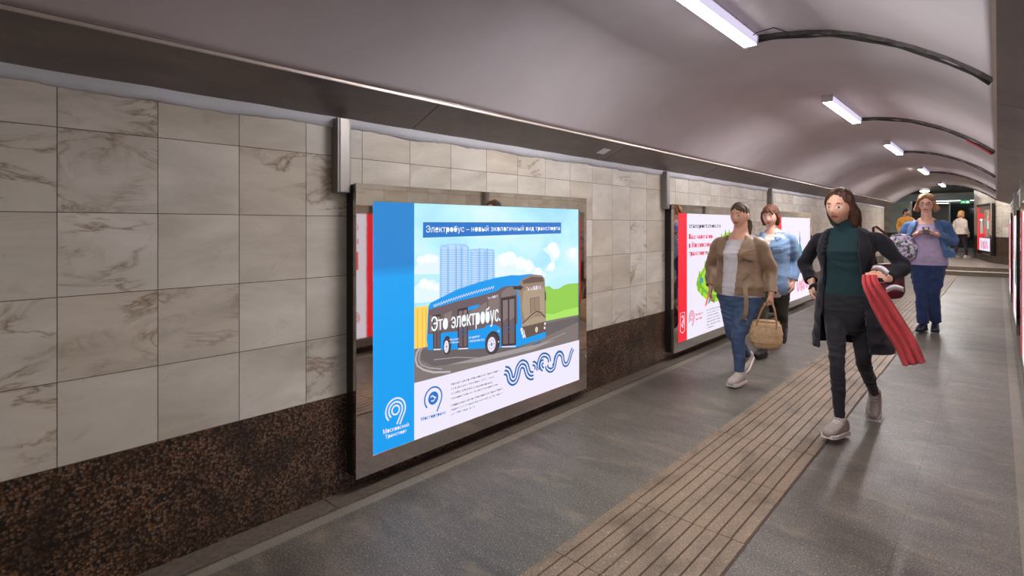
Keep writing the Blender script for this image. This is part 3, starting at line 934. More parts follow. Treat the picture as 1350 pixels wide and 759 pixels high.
# bus front
p.poly([(932,95),(955,72),(1000,54),(1060,60),(1076,76),(1082,180),(1084,300),(1084,385),(948,436),(932,380),(922,280),(916,180),(924,130)], C['front'])
p.poly([(945,90),(1000,66),(1064,70),(1072,95),(950,108)], C['frontdark'])
p.poly([(950,150),(1072,128),(1078,300),(1040,275),(960,335),(942,250)], C['front2'])
p.poly([(988,196),(1046,186),(1046,270),(1020,272),(990,290)], C['front'])
p.stroke([(990,195),(1045,186),(1046,268)], .004, C['frontdark'], traced=True); p.stroke([(1016,192),(1018,272)], .004, C['frontdark'], traced=True); p.stroke([(992,195),(994,285)], .004, C['frontdark'], traced=True)
p.stroke([(945,345),(965,325),(1000,292),(1030,272),(1055,278),(1078,305)], .008, C['dark'], traced=True)
p.poly([(936,352),(965,332),(1010,305),(1060,300),(1084,318),(1084,392),(950,436)], C['front2'])
p.poly([(938,365),(1000,352),(1084,330),(1084,392),(950,436)], C['frontdark'])
p.poly([(916,178),(928,172),(934,270),(950,440),(1083,396),(1082,428),(905,487),(908,470),(914,350)], C['blue'])
p.poly([(888,125),(935,118),(950,130),(935,145),(890,140)], C['dark'])
p.poly([(1078,150),(1084,160),(1085,205),(1079,210)], C['dark'])
for c, rr in (((940,380),7), ((945,400),7), ((952,420),7), ((1078,345),5), ((1076,370),5)):
    a = p.P(c); d = abs(p.P((c[0]+rr, c[1]))[0]-a[0]); p.blob(a, d, d*1.1, C['white'], 14)
p.stroke([(952,380),(958,405),(964,430)], .006, C['white'], traced=True)
a = p.P((1028,380)); d = abs(p.P((1036,380))[0]-a[0]); p.blob(a, d, d*1.3, C['hub'], 20); p.blob(a, d*.65, d*.9, C['greenlite'], 20)
for c in ((803,388),(803,452)):
    a = p.P(c); p.blob(a, .006, .006, C['hub'], 10)
p.stroke([(1010,470),(1050,455)], .008, C['deep'], traced=True)
# roof zigzag, route displays, slogans
z = []
for i in range(49):
    f = i/48; x = 418 + 357*f; y = 240 - 112*f - 6*math.sin(f*PI)
    z.append((x, y + (7 if i % 2 else -7)))
p.stroke(z, .007, C['hub'], traced=True)
p.text('Т6 м.ВДНХ', [(737,202),(800,186),(800,172),(737,187)], C['white'], bold=0)
p.text('Т6 м.ВДНХ', [(966,150),(1056,138),(1056,116),(966,128)], C['white'], bold=0)
p.text('Это электробус.', [(404,391),(812,328),(812,232),(404,306)], C['cloud2'], bold=.007)
p.text('Не привязан', [(627,436),(690,424),(690,410),(627,422)], C['white'], bold=0)
p.text('к контактной сети', [(627,456),(718,446),(718,431),(627,441)], C['white'], bold=0)
p.text('Бесшумный', [(513,446),(565,440),(565,427),(513,433)], C['white'], bold=0)
p.text('и мощный', [(513,463),(567,459),(567,446),(513,450)], C['white'], bold=0)
# banner
tr(480, 255, 4.5)
p.poly([(353,262),(355,170),(1173,172),(1173,236)], C['deep'])
p.poly([(355,259),(357,173),(1171,175),(1171,234)], C['logoblue'])
p.text('Электробус – новый экологичный вид транспорта', [(372,231),(1166,216),(1166,192),(372,190)], C['cloud2'], bold=0)
# white foot panel
tr(480, 450, 4.5)
foot = [(297,250),(1278,-8),(1279,222),(297,582)]
a = p.P(foot[0]); b = p.P(foot[1])
p.poly([(uB, 0), (PW, 0), (PW, b[1]), (uB, a[1])], C['white'], traced=False)
# blue band at the left
p.rect(0, 0, uB, PH, C['band'])
# emblems
a = p.P((192,408)); p.pin(a, .064, C['white'])
p.text('Московский', [(118,552),(271,503),(269,482),(117,523)], C['white'], bold=.007)
p.text('Транспорт', [(130,580),(258,537),(257,517),(129,557)], C['white'], bold=.007)
a = p.P((415,337)); p.pin(a, .064, C['logoblue'], rings=1, w=.15)
p.blob(a, .038, .038, C['logoblue']); p.stroke([(a[0]-.021, a[1]+.009), (a[0]-.006, a[1]+.016), (a[0]+.005, a[1]+.005), (a[0]+.021, a[1]-.003)], .008, C['white']); p.stroke([(a[0]-.017, a[1]-.013), (a[0]+.003, a[1]-.017), (a[0]+.010, a[1]-.006)], .007, C['white'])
p.text('Мосгортранс', [(342,473),(490,428),(489,409),(341,452)], C['logoblue'], bold=.007)
for s_, x1, y0, y1, bd, cm in (('Контакт-центр «Московский транспорт»', 806, 262, 178, 0, 'text'), ('3210 (Билайн, МегаФон, МТС, Tele2)', 775, 290, 214, 0, 'grey'), ('+7 (495) 539-5454 (стационарный)', 765, 318, 246, 0, 'text'),
                            ('transport.mos.ru, vk.com/transportmos', 798, 346, 258, 0, 'text'), ('Сервисный центр «Московский транспорт»', 825, 388, 284, 0, 'text'),
                            ('Адрес: ул. Старая Басманная, д. 20, корп. 1', 826, 414, 310, 0, 'grey'), ('ул. 1905 года, д. 25', 662, 440, 390, 0, 'grey')):
    k = 13
    p.text(s_, [(520, y0), (x1, y1), (x1, y1-k*.8), (520, y0-k)], C[cm], bold=bd)
# winding ribbons
tr(640, 450, 10.385)
def rib(path, lanes):
    q = [V(p.P(x)) for x in path]; out = []
    for i in range(len(q)-1):
        A = q[max(i-1, 0)]; B = q[i]; Cc = q[i+1]; D = q[min(i+2, len(q)-1)]
        for k in range(8):
            t_ = k/8; out.append(.5*((2*B) + (Cc-A)*t_ + (2*A-5*B+4*Cc-D)*t_*t_ + (3*B-A-3*Cc+D)*t_**3))
    out.append(q[-1])
    for s_ in lanes:
        w = []
        for i in range(len(out)):
            tt = (out[min(i+1, len(out)-1)] - out[max(i-1, 0)]).normalized(); w.append((out[i].x - tt.y*s_, out[i].y + tt.x*s_))
        p.stroke(w, .0135, C['deep'])
G3 = (-.025, 0, .025)
rib([(272,400),(310,408),(335,450),(350,515),(385,545),(422,520),(445,450),(462,370),(495,318),(525,310),(560,335),(580,400),(600,450),(635,472),(668,462)], G3)
rib([(702,380),(700,330),(680,305),(655,305)], (-.012, .012))
rib([(742,395),(746,320),(764,250),(790,215),(825,210),(862,235),(872,290)], (0, .024))
rib([(800,385),(775,360),(768,320),(780,285),(805,275)], (-.012, .012))
rib([(845,330),(855,370),(890,395),(925,385),(952,345),(965,270),(985,200),(1015,165),(1045,175),(1065,215),(1070,260),(1085,305),(1105,318),(1135,300),(1160,235),(1180,160),(1205,100)], (-.012, .012))
rib([(925,330),(945,290),(955,220),(985,160),(1020,135),(1055,150),(1082,205)], (0,))
sheet(r, p, PW, PH)

# ---- second box: red edged navigator poster
Y_B = 5.109
r = light_box(Y_B, 'left', 'steel framed light box with the red edged transport navigator poster on the left wall')
q = p = Poster(Y_B + .103, ZB + .094)
p.rect(0, 0, PW, PH, C['white']); p.rect(0, 0, .225, PH, C['red'])
tr(890, 270, 7.59)
p.text('transport.mos.ru', [(150,231),(465,226),(465,180),(150,180)], C['navy'], bold=.014)
p.text('Ваш навигатор', [(150,342),(385,332),(385,290),(150,290)], C['crimson'], bold=.014)
p.text('в Московском', [(150,430),(370,414),(370,368),(150,374)], C['crimson'], bold=.014)
p.text('транспорте', [(150,512),(330,495),(330,452),(150,458)], C['crimson'], bold=.014)
# green island with streets
isl = [(.59, .44), (.49, .50), (.46, .57), (.51, .65), (.68, .76), (.86, .87), (1.03, .97), (1.19, 1.08), (1.32, 1.13), (1.45, 1.13), (1.60, 1.0), (1.72, .80), (1.72, .62), (1.6, .46), (1.40, .36), (1.15, .32), (.95, .32), (.76, .36)]
p.poly(isl, C['lime'], False)
cu, cv = 1.12, .74
p.poly([(cu+(a-cu)*.90, cv+(b-cv)*.88) for a, b in isl], C['lime2'], False); p.poly([(cu+(a-cu)*.82, cv+(b-cv)*.80) for a, b in isl], C['lime'], False)
p.poly([(cu+(a-cu)*.66, cv+(b-cv)*.62) for a, b in isl], C['navy'], False); p.poly([(cu+(a-cu)*.56, cv+(b-cv)*.52) for a, b in isl], C['brown'], False)
p.poly([(cu+(a-cu)*.46, cv+(b-cv)*.42) for a, b in isl], C['lime'], False)
for i, a in enumerate(isl):
    c = (a[0] + (cu-a[0])*.06, a[1] + (cv-a[1])*.06)
    p.blob(c, .028, .036, C['lime2'], 10, step=(i == 0)); p.blob((c[0], c[1]+.03), .016, .03, C['lime2'], 8, step=False)
for k, m in enumerate(('red', 'orange', 'hub', 'teal', 'teal')):
    p.stroke([(.70 + k*.028, .30 + k*.006), (.99 + k*.028, .72), (1.15 + k*.028, .92)], .019, C[m])
for c, m in (((.60,.60),'teal'), ((1.35,.95),'teal'), ((1.5,.6),'orange')): p.blob(c, .05, .035, C[m])
rng = random.Random(4)
for i in range(26):
    a = rng.uniform(0, 6.28); rr_ = rng.uniform(.25, .9); p.blob((cu + .5*rr_*math.cos(a), cv + .32*rr_*math.sin(a)), .02, .026, C[rng.choice(['lime2', 'teal', 'brown', 'orange', 'navy'])], 8)
# foot: emblem, lines, ribbons
p.rect(.23, 0, PW, .30, C['white'])
a = (.335, .22); p.pin(a, .072, C['crimson'])
p.line('Московский', .43, .225, .026, C['crimson'], bold=0); p.line('Транспорт', .43, .175, .026, C['crimson'], bold=0)
for k, s_ in enumerate(('Контакт-центр «Московский транспорт»', '3210 (Билайн, МегаФон, МТС, Tele2)', '+7 (495) 539-5454 (стационарный)', 'transport.mos.ru, vk.com/transportmos', 'Сервисный центр «Московский транспорт»', 'Адрес: ул. Старая Басманная, д. 20, корп. 1', 'ул. 1905 года, д. 25')):
    p.line(s_, .74, .245 - k*.034, .0165, C['text'] if k != 1 else C['grey'], width=.40*min(1, len(s_)/38), bold=0)
p.waves(1.22, .18, .040, C['pink'], .011, gap=.020)
# city shield on the red band: white outline shield with a simple rider-like mark left as plain strokes
p.stroke([(.06, .30), (.165, .30), (.165, .11), (.1125, .085), (.06, .11)], .008, C['white'], closed=True)
p.stroke([(.085, .25), (.12, .27), (.14, .235), (.11, .20), (.09, .17), (.13, .14)], .014, C['white']); p.stroke([(.13, .25), (.145, .19), (.12, .16)], .011, C['white'])
sheet(r, p, PW, PH)

# ---- third box
Y_C = 8.50
r = light_box(Y_C, 'left', 'farthest light box on the left wall, white poster with small tower picture')
p = Poster(Y_C + .103, ZB + .094)
p.rect(0, 0, PW, PH, C['white']); p.rect(0, 0, .19, PH, C['red'])
for k, s_ in enumerate(('Это Лайк', 'для', 'города')):
    p.line(s_, .30, 1.02 - k*.15, .075, C['crimson'], bold=0)
p.poly([(1.12, .45), (1.14, .88), (1.18, .92), (1.2, 1.12), (1.22, 1.12), (1.24, .92), (1.30, .86), (1.36, .78), (1.5, .74), (1.6, .62), (1.62, .45)], C['teal'], False)
p.poly([(1.02, .42), (1.05, .60), (1.14, .66), (1.26, .56), (1.4, .62), (1.55, .52), (1.70, .58), (1.72, .42)], C['lime2'], False)
for u in (1.16, 1.26, 1.38, 1.5): p.rect(u, .5, u+.03, .72, C['navy'])
p.blob((1.21, .98), .035, .06, C['logoblue'])
p.pin((.33, .22), .072, C['crimson']); p.line('Московский', .43, .225, .026, C['crimson']); p.line('Транспорт', .43, .175, .026, C['crimson'])
p.waves(1.02, .22, .050, C['pink'], .014, gap=.024)
sheet(r, p, PW, PH)

# ---- boxes on the right wall
rl = ['steel framed light box on the right wall facing the bus poster, mirrored in its frame',
      'steel framed light box on the right wall, just inside the picture edge',
      'second steel framed light box seen edge-on along the right wall',
      'farthest steel framed light box seen edge-on along the right wall']
for k, (y0, lab) in enumerate(zip((1.45, 5.10, 8.72, 12.34), rl)):
    r = light_box(y0, 'right', lab)
    p = Poster()
    p.rect(0, 0, PW, PH, C['white']); p.rect(0, 0, .20, PH, C['red'])
    if k % 2 == 0:
        p.line('Со', .30, 1.16, .075, C['crimson'], bold=0); p.line('ик', .30, 1.02, .075, C['crimson'], bold=0)
        p.rect(.30, .74, .55, .93, C['red']); p.rect(.70, .45, 1.6, 1.2, C['cloud']); p.poly([(.8, .45), (1.0, .95), (1.2, .7), (1.45, 1.1), (1.6, .45)], C['teal'], False)
        p.rect(.33, .86, .5, .90, C['white']); p.rect(.33, .78, .44, .81, C['white'])
    else:
        p.rect(.45, .42, 1.70, 1.25, C['pink']); p.poly([(.6, .42), (.8, 1.1), (1.1, .8), (1.3, 1.2), (1.6, .42)], C['red'], False); p.rect(.9, .5, 1.1, 1.0, C['lime2']); p.rect(1.3, .5, 1.45, .9, C['navy'])
    for j in range(5): p.rect(.32, .46 - j*.03, .62, .468 - j*.03, C['text'])
    p.pin((.36, .22), .072, C['crimson']); p.waves(1.0, .22, .050, C['pink'], .014, gap=.024)
    sheet(r, p, PW, PH)

# ---- box on the slanting wall beyond the steps
d = V((-.62+.02, 25.2-21.9)).normalized(); a_ = math.atan2(-d.y, -d.x)
r = light_box(0, 'slant', 'bright red and white light box on the slanting wall beyond the steps', loc=(-.055 + d.x*2.05, 21.95 + d.y*2.05, .47), rot=a_, BW=2.02, BH=1.62, pw=(.08, .08, .12, .08))
p = Poster(); w_, h_ = 1.86, 1.42
p.rect(0, 0, w_, h_, C['frontdark']); p.rect(0, 0, .30, h_, C['red'])
p.rect(.30, 1.06, 1.0, 1.20, C['red']); p.rect(.36, .96, .8, 1.03, C['hub']); p.blob((.62, .68), .17, .30, C['hub']); p.blob((.62, .68), .13, .25, C['front2'])
for k, (u, v, a, b, m) in enumerate(((1.1, .45, 1.75, 1.3, 'front2'), (1.2, .5, 1.35, 1.25, 'frontdark'), (1.5, .5, 1.6, 1.1, 'hub'), (.95, .42, 1.25, .75, 'red'), (.4, .40, .8, .55, 'red'), (1.45, .42, 1.7, .7, 'side'), (1.55, .95, 1.8, 1.05, 'red'))): p.rect(u, v, a, b, C[m])
p.rect(.30, 0, w_, .40, C['white']); p.waves(.5, .20, .075, C['pink'], .022, gap=.034)
o = p.build(r); o.location = (.08, -BD+.008, .12); o.rotation_euler = (PI/2, 0, 0)

M['chan'] = plain('conduit metal', (128, 124, 120), .45, .6)
# ---- short metal conduits from the cornice down to the boxes
pl = ['short grey metal conduit above the near corner of the bus poster box', 'short grey metal conduit above the near corner of the navigator poster box', 'short grey metal conduit above the near corner of the farthest left box']
for y, lab in zip((Y_A, Y_B, Y_C), pl):
    r = empty('metal_conduit', (XL, y - .082, 1.567)); tag(r, lab, 'conduit', 'metal conduits above the left boxes')
    MB().box((0, 0, 0), (.062, .076, .383)).build('channel', M['chan'], r, bevel=.003)
    mb = MB(); mb.box((.0605, .012, .004), (.066, .064, .38)); mb.build('cover', plain('conduit cover', (150, 144, 140), .4, .7), r, bevel=.002)
for y, lab in zip((1.45, 5.10, 8.72, 12.34), ('facing the bus poster', 'just inside the picture edge', 'second along the right wall', 'farthest along the right wall')):
    r = empty('metal_conduit', (XR - .066, y - .082, 1.567)); tag(r, 'grey metal conduit above the right wall light box ' + lab, 'conduit', 'metal conduits above the right boxes')
    MB().box((.004, 0, 0), (.066, .076, .383)).build('channel', M['brushed'], r, bevel=.003)
    MB().box((0, .012, .004), (.0055, .064, .38)).build('cover', M['brushed'], r, bevel=.002)

# ------------------------------------------------------------------ people
UP = V((0, 0, 1))

class Person:
    """joints in metres from the root on the ground; x right in the passage, -y towards the viewer"""
    def __init__(self, name, root, J, label, skin, lip=(176, 84, 84), brow=(70, 50, 40), build=1.0, bust=.0, belly=0.0, head_yaw=0.0, head_pitch=0.0, head_tilt=0.0, hs=1.0, detail=1.0, rz=0.0, neck_r=.052):
        self.J = {k: V(v) for k, v in J.items()}; self.b = build; self.bust = bust; self.belly = belly
        self.root = empty(name, root, rz); tag(self.root, label, 'person')
        self.hs = hs; self.detail = detail; self.neck_r = neck_r
        self.skin = [skin_mat('skin ' + str(random.random()), skin), plain('lips', lip, .4), plain('brows', brow, .7), plain('eye white', (226, 222, 218), .2), plain('iris', (52, 40, 34), .15)]
        R = Matrix.Rotation(head_yaw, 3, 'Z') @ Matrix.Rotation(head_pitch, 3, 'X') @ Matrix.Rotation(head_tilt, 3, 'Y')
        self.HR = R
        self.sh_ax = (self.J['shL'] - self.J['shR']).normalized(); self.hip_ax = (self.J['hipL'] - self.J['hipR']).normalized()
        self.fwd = self.sh_ax.cross(UP).normalized()
        self.pel = (self.J['hipL'] + self.J['hipR'])/2; self.nb = (self.J['shL'] + self.J['shR'])/2
    def hp(self, x, y, z):
        """point in head space: x to the person's left, y out of the face, z up"""
        h = self.hs
        return self.J['head'] + self.HR @ V((x*h, -y*h, z*h))
    def torso(self, grow=0.0, t0=-.22, t1=1.10, extra=None):
        b = self.b; S = []
        T = [(-.24, .10, .085, 0), (-.1, .160, .115, -.008), (0, .176, .122, -.010), (.2, .162, .112, -.002), (.42, .136, .098, .006), (.6, .142, .102, .010), (.76, .156, .112, .012), (.9, .166, .102, .004), (1.0, .158, .080, -.004), (1.07, .105, .066, -.006), (1.14, .066, .058, -.004)]
        for t, rx, ry, f in T:
            if t < t0 - 1e-6 or t > t1 + 1e-6: continue
            ax = self.hip_ax.lerp(self.sh_ax, max(0, min(1, t))).normalized(); fw = ax.cross(UP).normalized()
            c = self.pel.lerp(self.nb, t)
            k_ = max(0, min(1, (t-.55)/.35)); b = self.b*(1-k_) + k_*((self.J['shL'] - self.J['shR']).length/2/.176)
            bb = math.exp(-((t-.74)/.13)**2)*self.bust; be = math.exp(-((t-.28)/.22)**2)*self.belly
            g = grow(t) if callable(grow) else grow
            rxx, ryy = rx*b + g + be*.5, ry*b + g + (bb+be)*.5
            e = extra(t) if extra else (0, 0, 0)
            S.append((c + fw*(f + (bb+be)*.5 + e[2]), ax, fw, rxx + e[0], ryy + e[1], 2.3))
        return S
    def add_head(self, mb):
        h = self.hs; vs = []; nu, nv = 44, 34
        for j in range(nv+1):
            ph = PI*j/nv
            for i in range(nu):
                w = 2*PI*i/nu
                x, y, z = math.sin(ph)*math.sin(w), math.sin(ph)*math.cos(w), math.cos(ph)
                X, Y, Z = x*.074, y*.096, z*.116
                if z < .1:
                    k = (.1 - z)/1.1
                    X *= 1 - .42*k**1.6
                    if y > 0: Y *= 1 - .10*k
                    else: Y *= 1 - .50*k**.9
                if y > 0:
                    f = max(0, y)
                    Y -= .006*f*math.exp(-((abs(X)-.031)/.014)**2 - ((Z-.008)/.012)**2)     # eye sockets
                    Y += .004*f*math.exp(-(X/.045)**2 - ((Z-.030)/.010)**2)                  # brow
                    pr = math.exp(-((Z+.026)/.016)**2) if Z < -.026 else math.exp(-((Z+.026)/.034)**2)
                    Y += .024*f*pr*math.exp(-(X/(.008 + .010*max(0, min(1, (.01-Z)/.04))))**2)      # nose
                    Y += .006*f*math.exp(-(X/.022)**2 - ((Z+.056)/.008)**2)                  # lips
                    Y += .005*f*math.exp(-(X/.02)**2 - ((Z+.096)/.014)**2)                   # chin
                    Y += .003*f*math.exp(-((abs(X)-.040)/.018)**2 - ((Z+.024)/.022)**2)      # cheeks
                vs.append(self.hp(X, Y, Z))
        fs = []
        for j in range(nv):
            for i in range(nu):
                fs.append((j*nu+i, (j+1)*nu+i, (j+1)*nu+(i+1) % nu, j*nu+(i+1) % nu))
        mb.add(vs, fs)
        for s in (1, -1):
            mb.ellipsoid(self.hp(s*.074, -.012, -.008), (.009*h, .017*h, .030*h), self.HR, 10, 8)
    def hand(self, mb, wr, d, palm, curl=.5, s=.92, thumb_side=None, spread=1.0, curls=None):
        """wr wrist, d towards the knuckles, palm = direction the palm faces"""
        d = V(d).normalized(); pn = V(palm); pn = (pn - d*pn.dot(d)).normalized(); sd = d.cross(pn)
        if thumb_side is not None and sd.dot(V(thumb_side)) < 0: sd = -sd
        mb.loft([(wr + d*(-.025)*s, sd, pn, .026*s, .021*s), (wr + d*.005*s, sd, pn, .028*s, .019*s), (wr + d*.035*s, sd, pn, .036*s, .017*s), (wr + d*.065*s, sd, pn, .041*s, .015*s), (wr + d*.085*s, sd, pn, .040*s, .012*s)], 16)
        L = [.070, .078, .072, .056]
        for k in range(4):
            off = (.030 - .0205*k)*s*spread; cu = curls[k] if curls else curl*(1 + .08*k)
            p = wr + d*(.078 - .004*abs(k-1.2))*s + sd*off; pts = [p - d*.02*s, p]; a = 0.0
            for q, f in enumerate((.45, .30, .25)):
                a += cu*(.65 if q == 0 else .9)
                dd = (d*math.cos(a) + pn*math.sin(a)) + sd*(.04*(1.5-k))
                p = p + dd.normalized()*L[k]*f*s*1.05; pts.append(p)
            mb.limb(pts, [.0088*s, .0088*s, .0082*s, .0076*s, .0066*s], n=10, sub=2)
        b = wr + d*.022*s + sd*.026*s
        mb.limb([b - sd*.014*s, b + d*.012*s + sd*.012*s + pn*.006*s, b + d*.040*s + sd*.022*s + pn*.016*s, b + d*.066*s + sd*.016*s + pn*.026*s], [.013*s, .0125*s, .0105*s, .0078*s], n=10, sub=2)
    def body(self, arms=True, feet=True, hands=None, voxel=.0048):
        J = self.J; b = self.b; mb = MB()
        mb.loft(self.torso(-.012))
        n0 = self.nb + V((0, 0, .0)); hb = self.hp(0, -.020, -.075)
        r = self.neck_r
        mb.limb([n0 - UP*.03, n0.lerp(hb, .45), hb, self.hp(0, -.015, -.02)], [r*1.25, r, r*.98, r*.9], self.sh_ax)
        self.add_head(mb)
        for s in 'RL':
            sh, el, wr = J['sh'+s], J['el'+s], J['wr'+s]
            inn = self.nb.lerp(sh, .55)
            mb.limb([inn - UP*.05, sh.lerp(inn, .25) - UP*.045, sh.lerp(el, .3), sh.lerp(el, .6), el, el.lerp(wr, .45), wr], [.036*b, .040*b, .042*b, .038*b, .034, .032, .0245], self.fwd)
            hp, kn, an = J['hip'+s], J['kn'+s], J['an'+s]
            mb.limb([hp + UP*.03, hp.lerp(kn, .25), hp.lerp(kn, .65), kn, kn.lerp(an, .32), an + (kn-an).normalized()*.05, an], [.068*b, .064*b, .048*b, .038, .036, .026, .026], self.hip_ax)
            t = an.lerp(J['toe'+s], .5); f = (t - an)
            mb.limb([an - V((f.x, f.y, 0)).normalized()*.03 - UP*.03, an - UP*.02, an.lerp(t, .55) - UP*.012, t - UP*.006], [(.022, .022), (.026, .026), (.026, .016), (.018, .008)], self.hip_ax, n=14)
            if hands and s in hands: self.hand(mb, wr, **hands[s])
        me = remeshed(mb, self.skin, voxel, 2, 'body')
        me.materials.clear()
        for m in self.skin: me.materials.append(m)
        # face colours where the features are
        c = np.empty(len(me.polygons)*3); me.polygons.foreach_get('center', c); c = c.reshape(-1, 3)
        Rt = np.array(self.HR.transposed()); q = (c - np.array(self.J['head'])) @ Rt.T / self.hs
        x, y, z = q[:, 0], -q[:, 1], q[:, 2]; mi = np.zeros(len(c), int); fr = y > .045
        mi[fr & ((x/.024)**2 + ((z+.057)/.0085)**2 < 1)] = 1
        ex = np.abs(x) - .031
        mi[fr & ((ex/.0145)**2 + ((z-.006)/.0062)**2 < 1)] = 3
        mi[fr & ((ex/.0062)**2 + ((z-.006)/.0062)**2 < 1)] = 4
        mi[fr & ((ex/.019)**2 + ((z-.0275-.004*(1-(ex/.019)**2))/.0042)**2 < 1)] = 2
        me.polygons.foreach_set('material_index', mi.astype(np.int32))
        return link_mesh('body', me, self.root)
    def legs(self, mat, name='trousers', rad=(.092, .088, .070, .058, .058, .046, .044), hem=None, waist=.22, grow=.010, voxel=.0065, amp=0.0085, seed=1, freq=20, hipmul=1.0):
        J = self.J; b = self.b; mb = MB()
        mb.loft(self.torso(grow, -.24, waist), 28)
        cuts = []
        for s in 'RL':
            hp, kn, an = J['hip'+s], J['kn'+s], J['an'+s]
            e = an if hem is None else kn.lerp(an, hem)
            u = (e - kn).normalized()
            mb.limb([hp + UP*.05, hp.lerp(kn, .25), hp.lerp(kn, .65), kn, kn.lerp(e, .35), kn.lerp(e, .8), e + u*.05], [rad[0]*b, rad[1]*b, rad[2]*b, rad[3], rad[4], rad[5], rad[6]], self.hip_ax, n=22)
            cuts.append((e, u, .14))
        top = self.pel.lerp(self.nb, waist - .03); cuts.append((top, UP, 9))
        me = remeshed(mb, mat, voxel, 4, name)
        wrinkle(me, amp, freq, seed)
        return self.finish(me, name, cuts)
    def finish(self, me, name, cuts=(), opening=None, thick=.004, parent=None):
        bm = bmesh.new(); bm.from_mesh(me)
        for p, n_, rad in cuts:
            sel = [f for f in bm.faces if (f.calc_center_median() - p).length < rad] if rad < 5 else list(bm.faces)
            vs = {v for f in sel for v in f.verts}; es = {e for f in sel for e in f.edges}
            bmesh.ops.bisect_plane(bm, geom=list(vs)+list(es)+sel, plane_co=p, plane_no=n_, clear_outer=True)
        if opening: opening(bm)
        loose = [v for v in bm.verts if not v.link_faces]
        bmesh.ops.delete(bm, geom=loose, context='VERTS')
        # keep only real pieces
        seen = set(); kill = []
        for v in bm.verts:
            if v in seen: continue
            st = [v]; comp = []; seen.add(v)
            while st:
                a = st.pop(); comp.append(a)
                for e in a.link_edges:
                    o2 = e.other_vert(a)
                    if o2 not in seen: seen.add(o2); st.append(o2)
            if len(comp) < 60: kill += comp
        if kill: bmesh.ops.delete(bm, geom=kill, context='VERTS')
        bm.to_mesh(me); bm.free()
        me.polygons.foreach_set('use_smooth', [True]*len(me.polygons))
        o = link_mesh(name, me, parent or self.root)
        if thick:
            s = o.modifiers.new('t', 'SOLIDIFY'); s.thickness = thick; s.offset = -1
        return o
    def top(self, mat, name, grow=.012, t0=.1, t1=1.0, sleeve=None, sr=(.066, .060, .052, .046, .042), hem=None, neck=None, opening=None, extra=None, amp=0.0085, freq=20, seed=2, voxel=.0065, thick=.004, skirt=None, sleeve_len=.93, smooth=5):
        """upper garment: torso shell with sleeves; hem/neck = heights of the cut edges; skirt = extra rings below"""
        J = self.J; b = self.b; mb = MB()
        S = self.torso(grow, t0, t1, extra)
        if skirt: S = skirt + S
        mb.loft(S, 32)
        cuts = []
        if sleeve:
            for s in sleeve:
                sh, el, wr = J['sh'+s], J['el'+s], J['wr'+s]
                inn = self.nb.lerp(sh, .5); u = (wr - el).normalized(); e = el.lerp(wr, sleeve_len)
                mb.limb([inn - UP*.045, sh.lerp(inn, .22) - UP*.040, sh.lerp(el, .24), sh.lerp(el, .6), el, el.lerp(wr, .5), e + u*.05], [sr[0]*b*.68, sr[0]*b*.74, sr[0]*b*.80, sr[1]*b*.84, sr[2]*.95, sr[3]*.95, sr[4]], self.fwd, n=20)
                cuts.append((e, u, .075))
        if hem is not None: cuts.append((V((0, 0, hem)), -UP, 9))
        if neck is not None: cuts.append((self.nb + V((0, 0, neck)), UP, .2))
        me = remeshed(mb, mat, voxel, smooth, name)
        wrinkle(me, amp, freq, seed)
        return self.finish(me, name, cuts, opening, thick)
    def front_gap(self, left, right, zlo, zhi):
        """cuts the garment open down the front between two slanting edges; left/right: offsets along the shoulder axis at zlo and zhi"""
        ax, fw, c0 = self.sh_ax, self.fwd, self.pel.lerp(self.nb, .5)
        def f(bm):
            def side(p, e):
                t = (p.z - zlo)/(zhi - zlo); return (p - c0).dot(ax) - (e[0] + (e[1]-e[0])*t)
            for e in (left, right):
                p0 = c0 + ax*e[0]; p0.z = zlo; p1 = c0 + ax*e[1]; p1.z = zhi
                n_ = (p1 - p0).cross(fw).normalized()
                sel = [q for q in bm.faces if (q.calc_center_median() - c0).dot(fw) > -.01 and q.calc_center_median().z < zhi + .06]
                vs = {v for q in sel for v in q.verts}; es = {x for q in sel for x in q.edges}
                bmesh.ops.bisect_plane(bm, geom=list(vs)+list(es)+sel, plane_co=p0, plane_no=n_)
            kill = []
            for q in bm.faces:
                c = q.calc_center_median()
                if (c - c0).dot(fw) > -.005 and c.z < zhi + .05:
                    l, r = side(c, left), side(c, right)
                    if l*r < 0: kill.append(q)
            bmesh.ops.delete(bm, geom=kill, context='FACES')
        return f
    def drape(self, target, polys, mat, name, off=.005, thick=.004, parent=None, res=.012, direction=None):
        """flat cut pieces (offset along the shoulder axis, height) laid on the front of a garment"""
        dg = bpy.context.evaluated_depsgraph_get(); dg.update()
        bm = bmesh.new(); bm.from_object(target, dg); bv = BVHTree.FromBMesh(bm); bm.free()
        ax = self.sh_ax; fw = direction or self.fwd; c0 = self.pel.lerp(self.nb, .5); mb = bmesh.new()
        for pts in polys:
            xs = [p[0] for p in pts]; zs = [p[1] for p in pts]
            nx = max(2, int((max(xs)-min(xs))/res)); nz = max(2, int((max(zs)-min(zs))/res))
            vs = [mb.verts.new((a, b, 0)) for a, b in pts]; f = mb.faces.new(vs)
            g = bmesh.ops.triangulate(mb, faces=[f])
        for k in range(4):
            es = [e for e in mb.edges if e.calc_length() > res*1.6]
            if not es: break
            bmesh.ops.subdivide_edges(mb, edges=es, cuts=1)
            bmesh.ops.triangulate(mb, faces=mb.faces[:])
        last = None; miss = []
        for v in mb.verts:
            p = V((c0.x, c0.y, 0)) + ax*v.co.x + UP*v.co.y + fw*.6
            h = bv.ray_cast(p, -fw)
            if h[0] is not None: v.co = h[0] + fw*off
            else: miss.append(v)
        bmesh.ops.delete(mb, geom=miss, context='VERTS')
        me = bpy.data.meshes.new(name); mb.to_mesh(me); mb.free(); me.materials.append(mat)
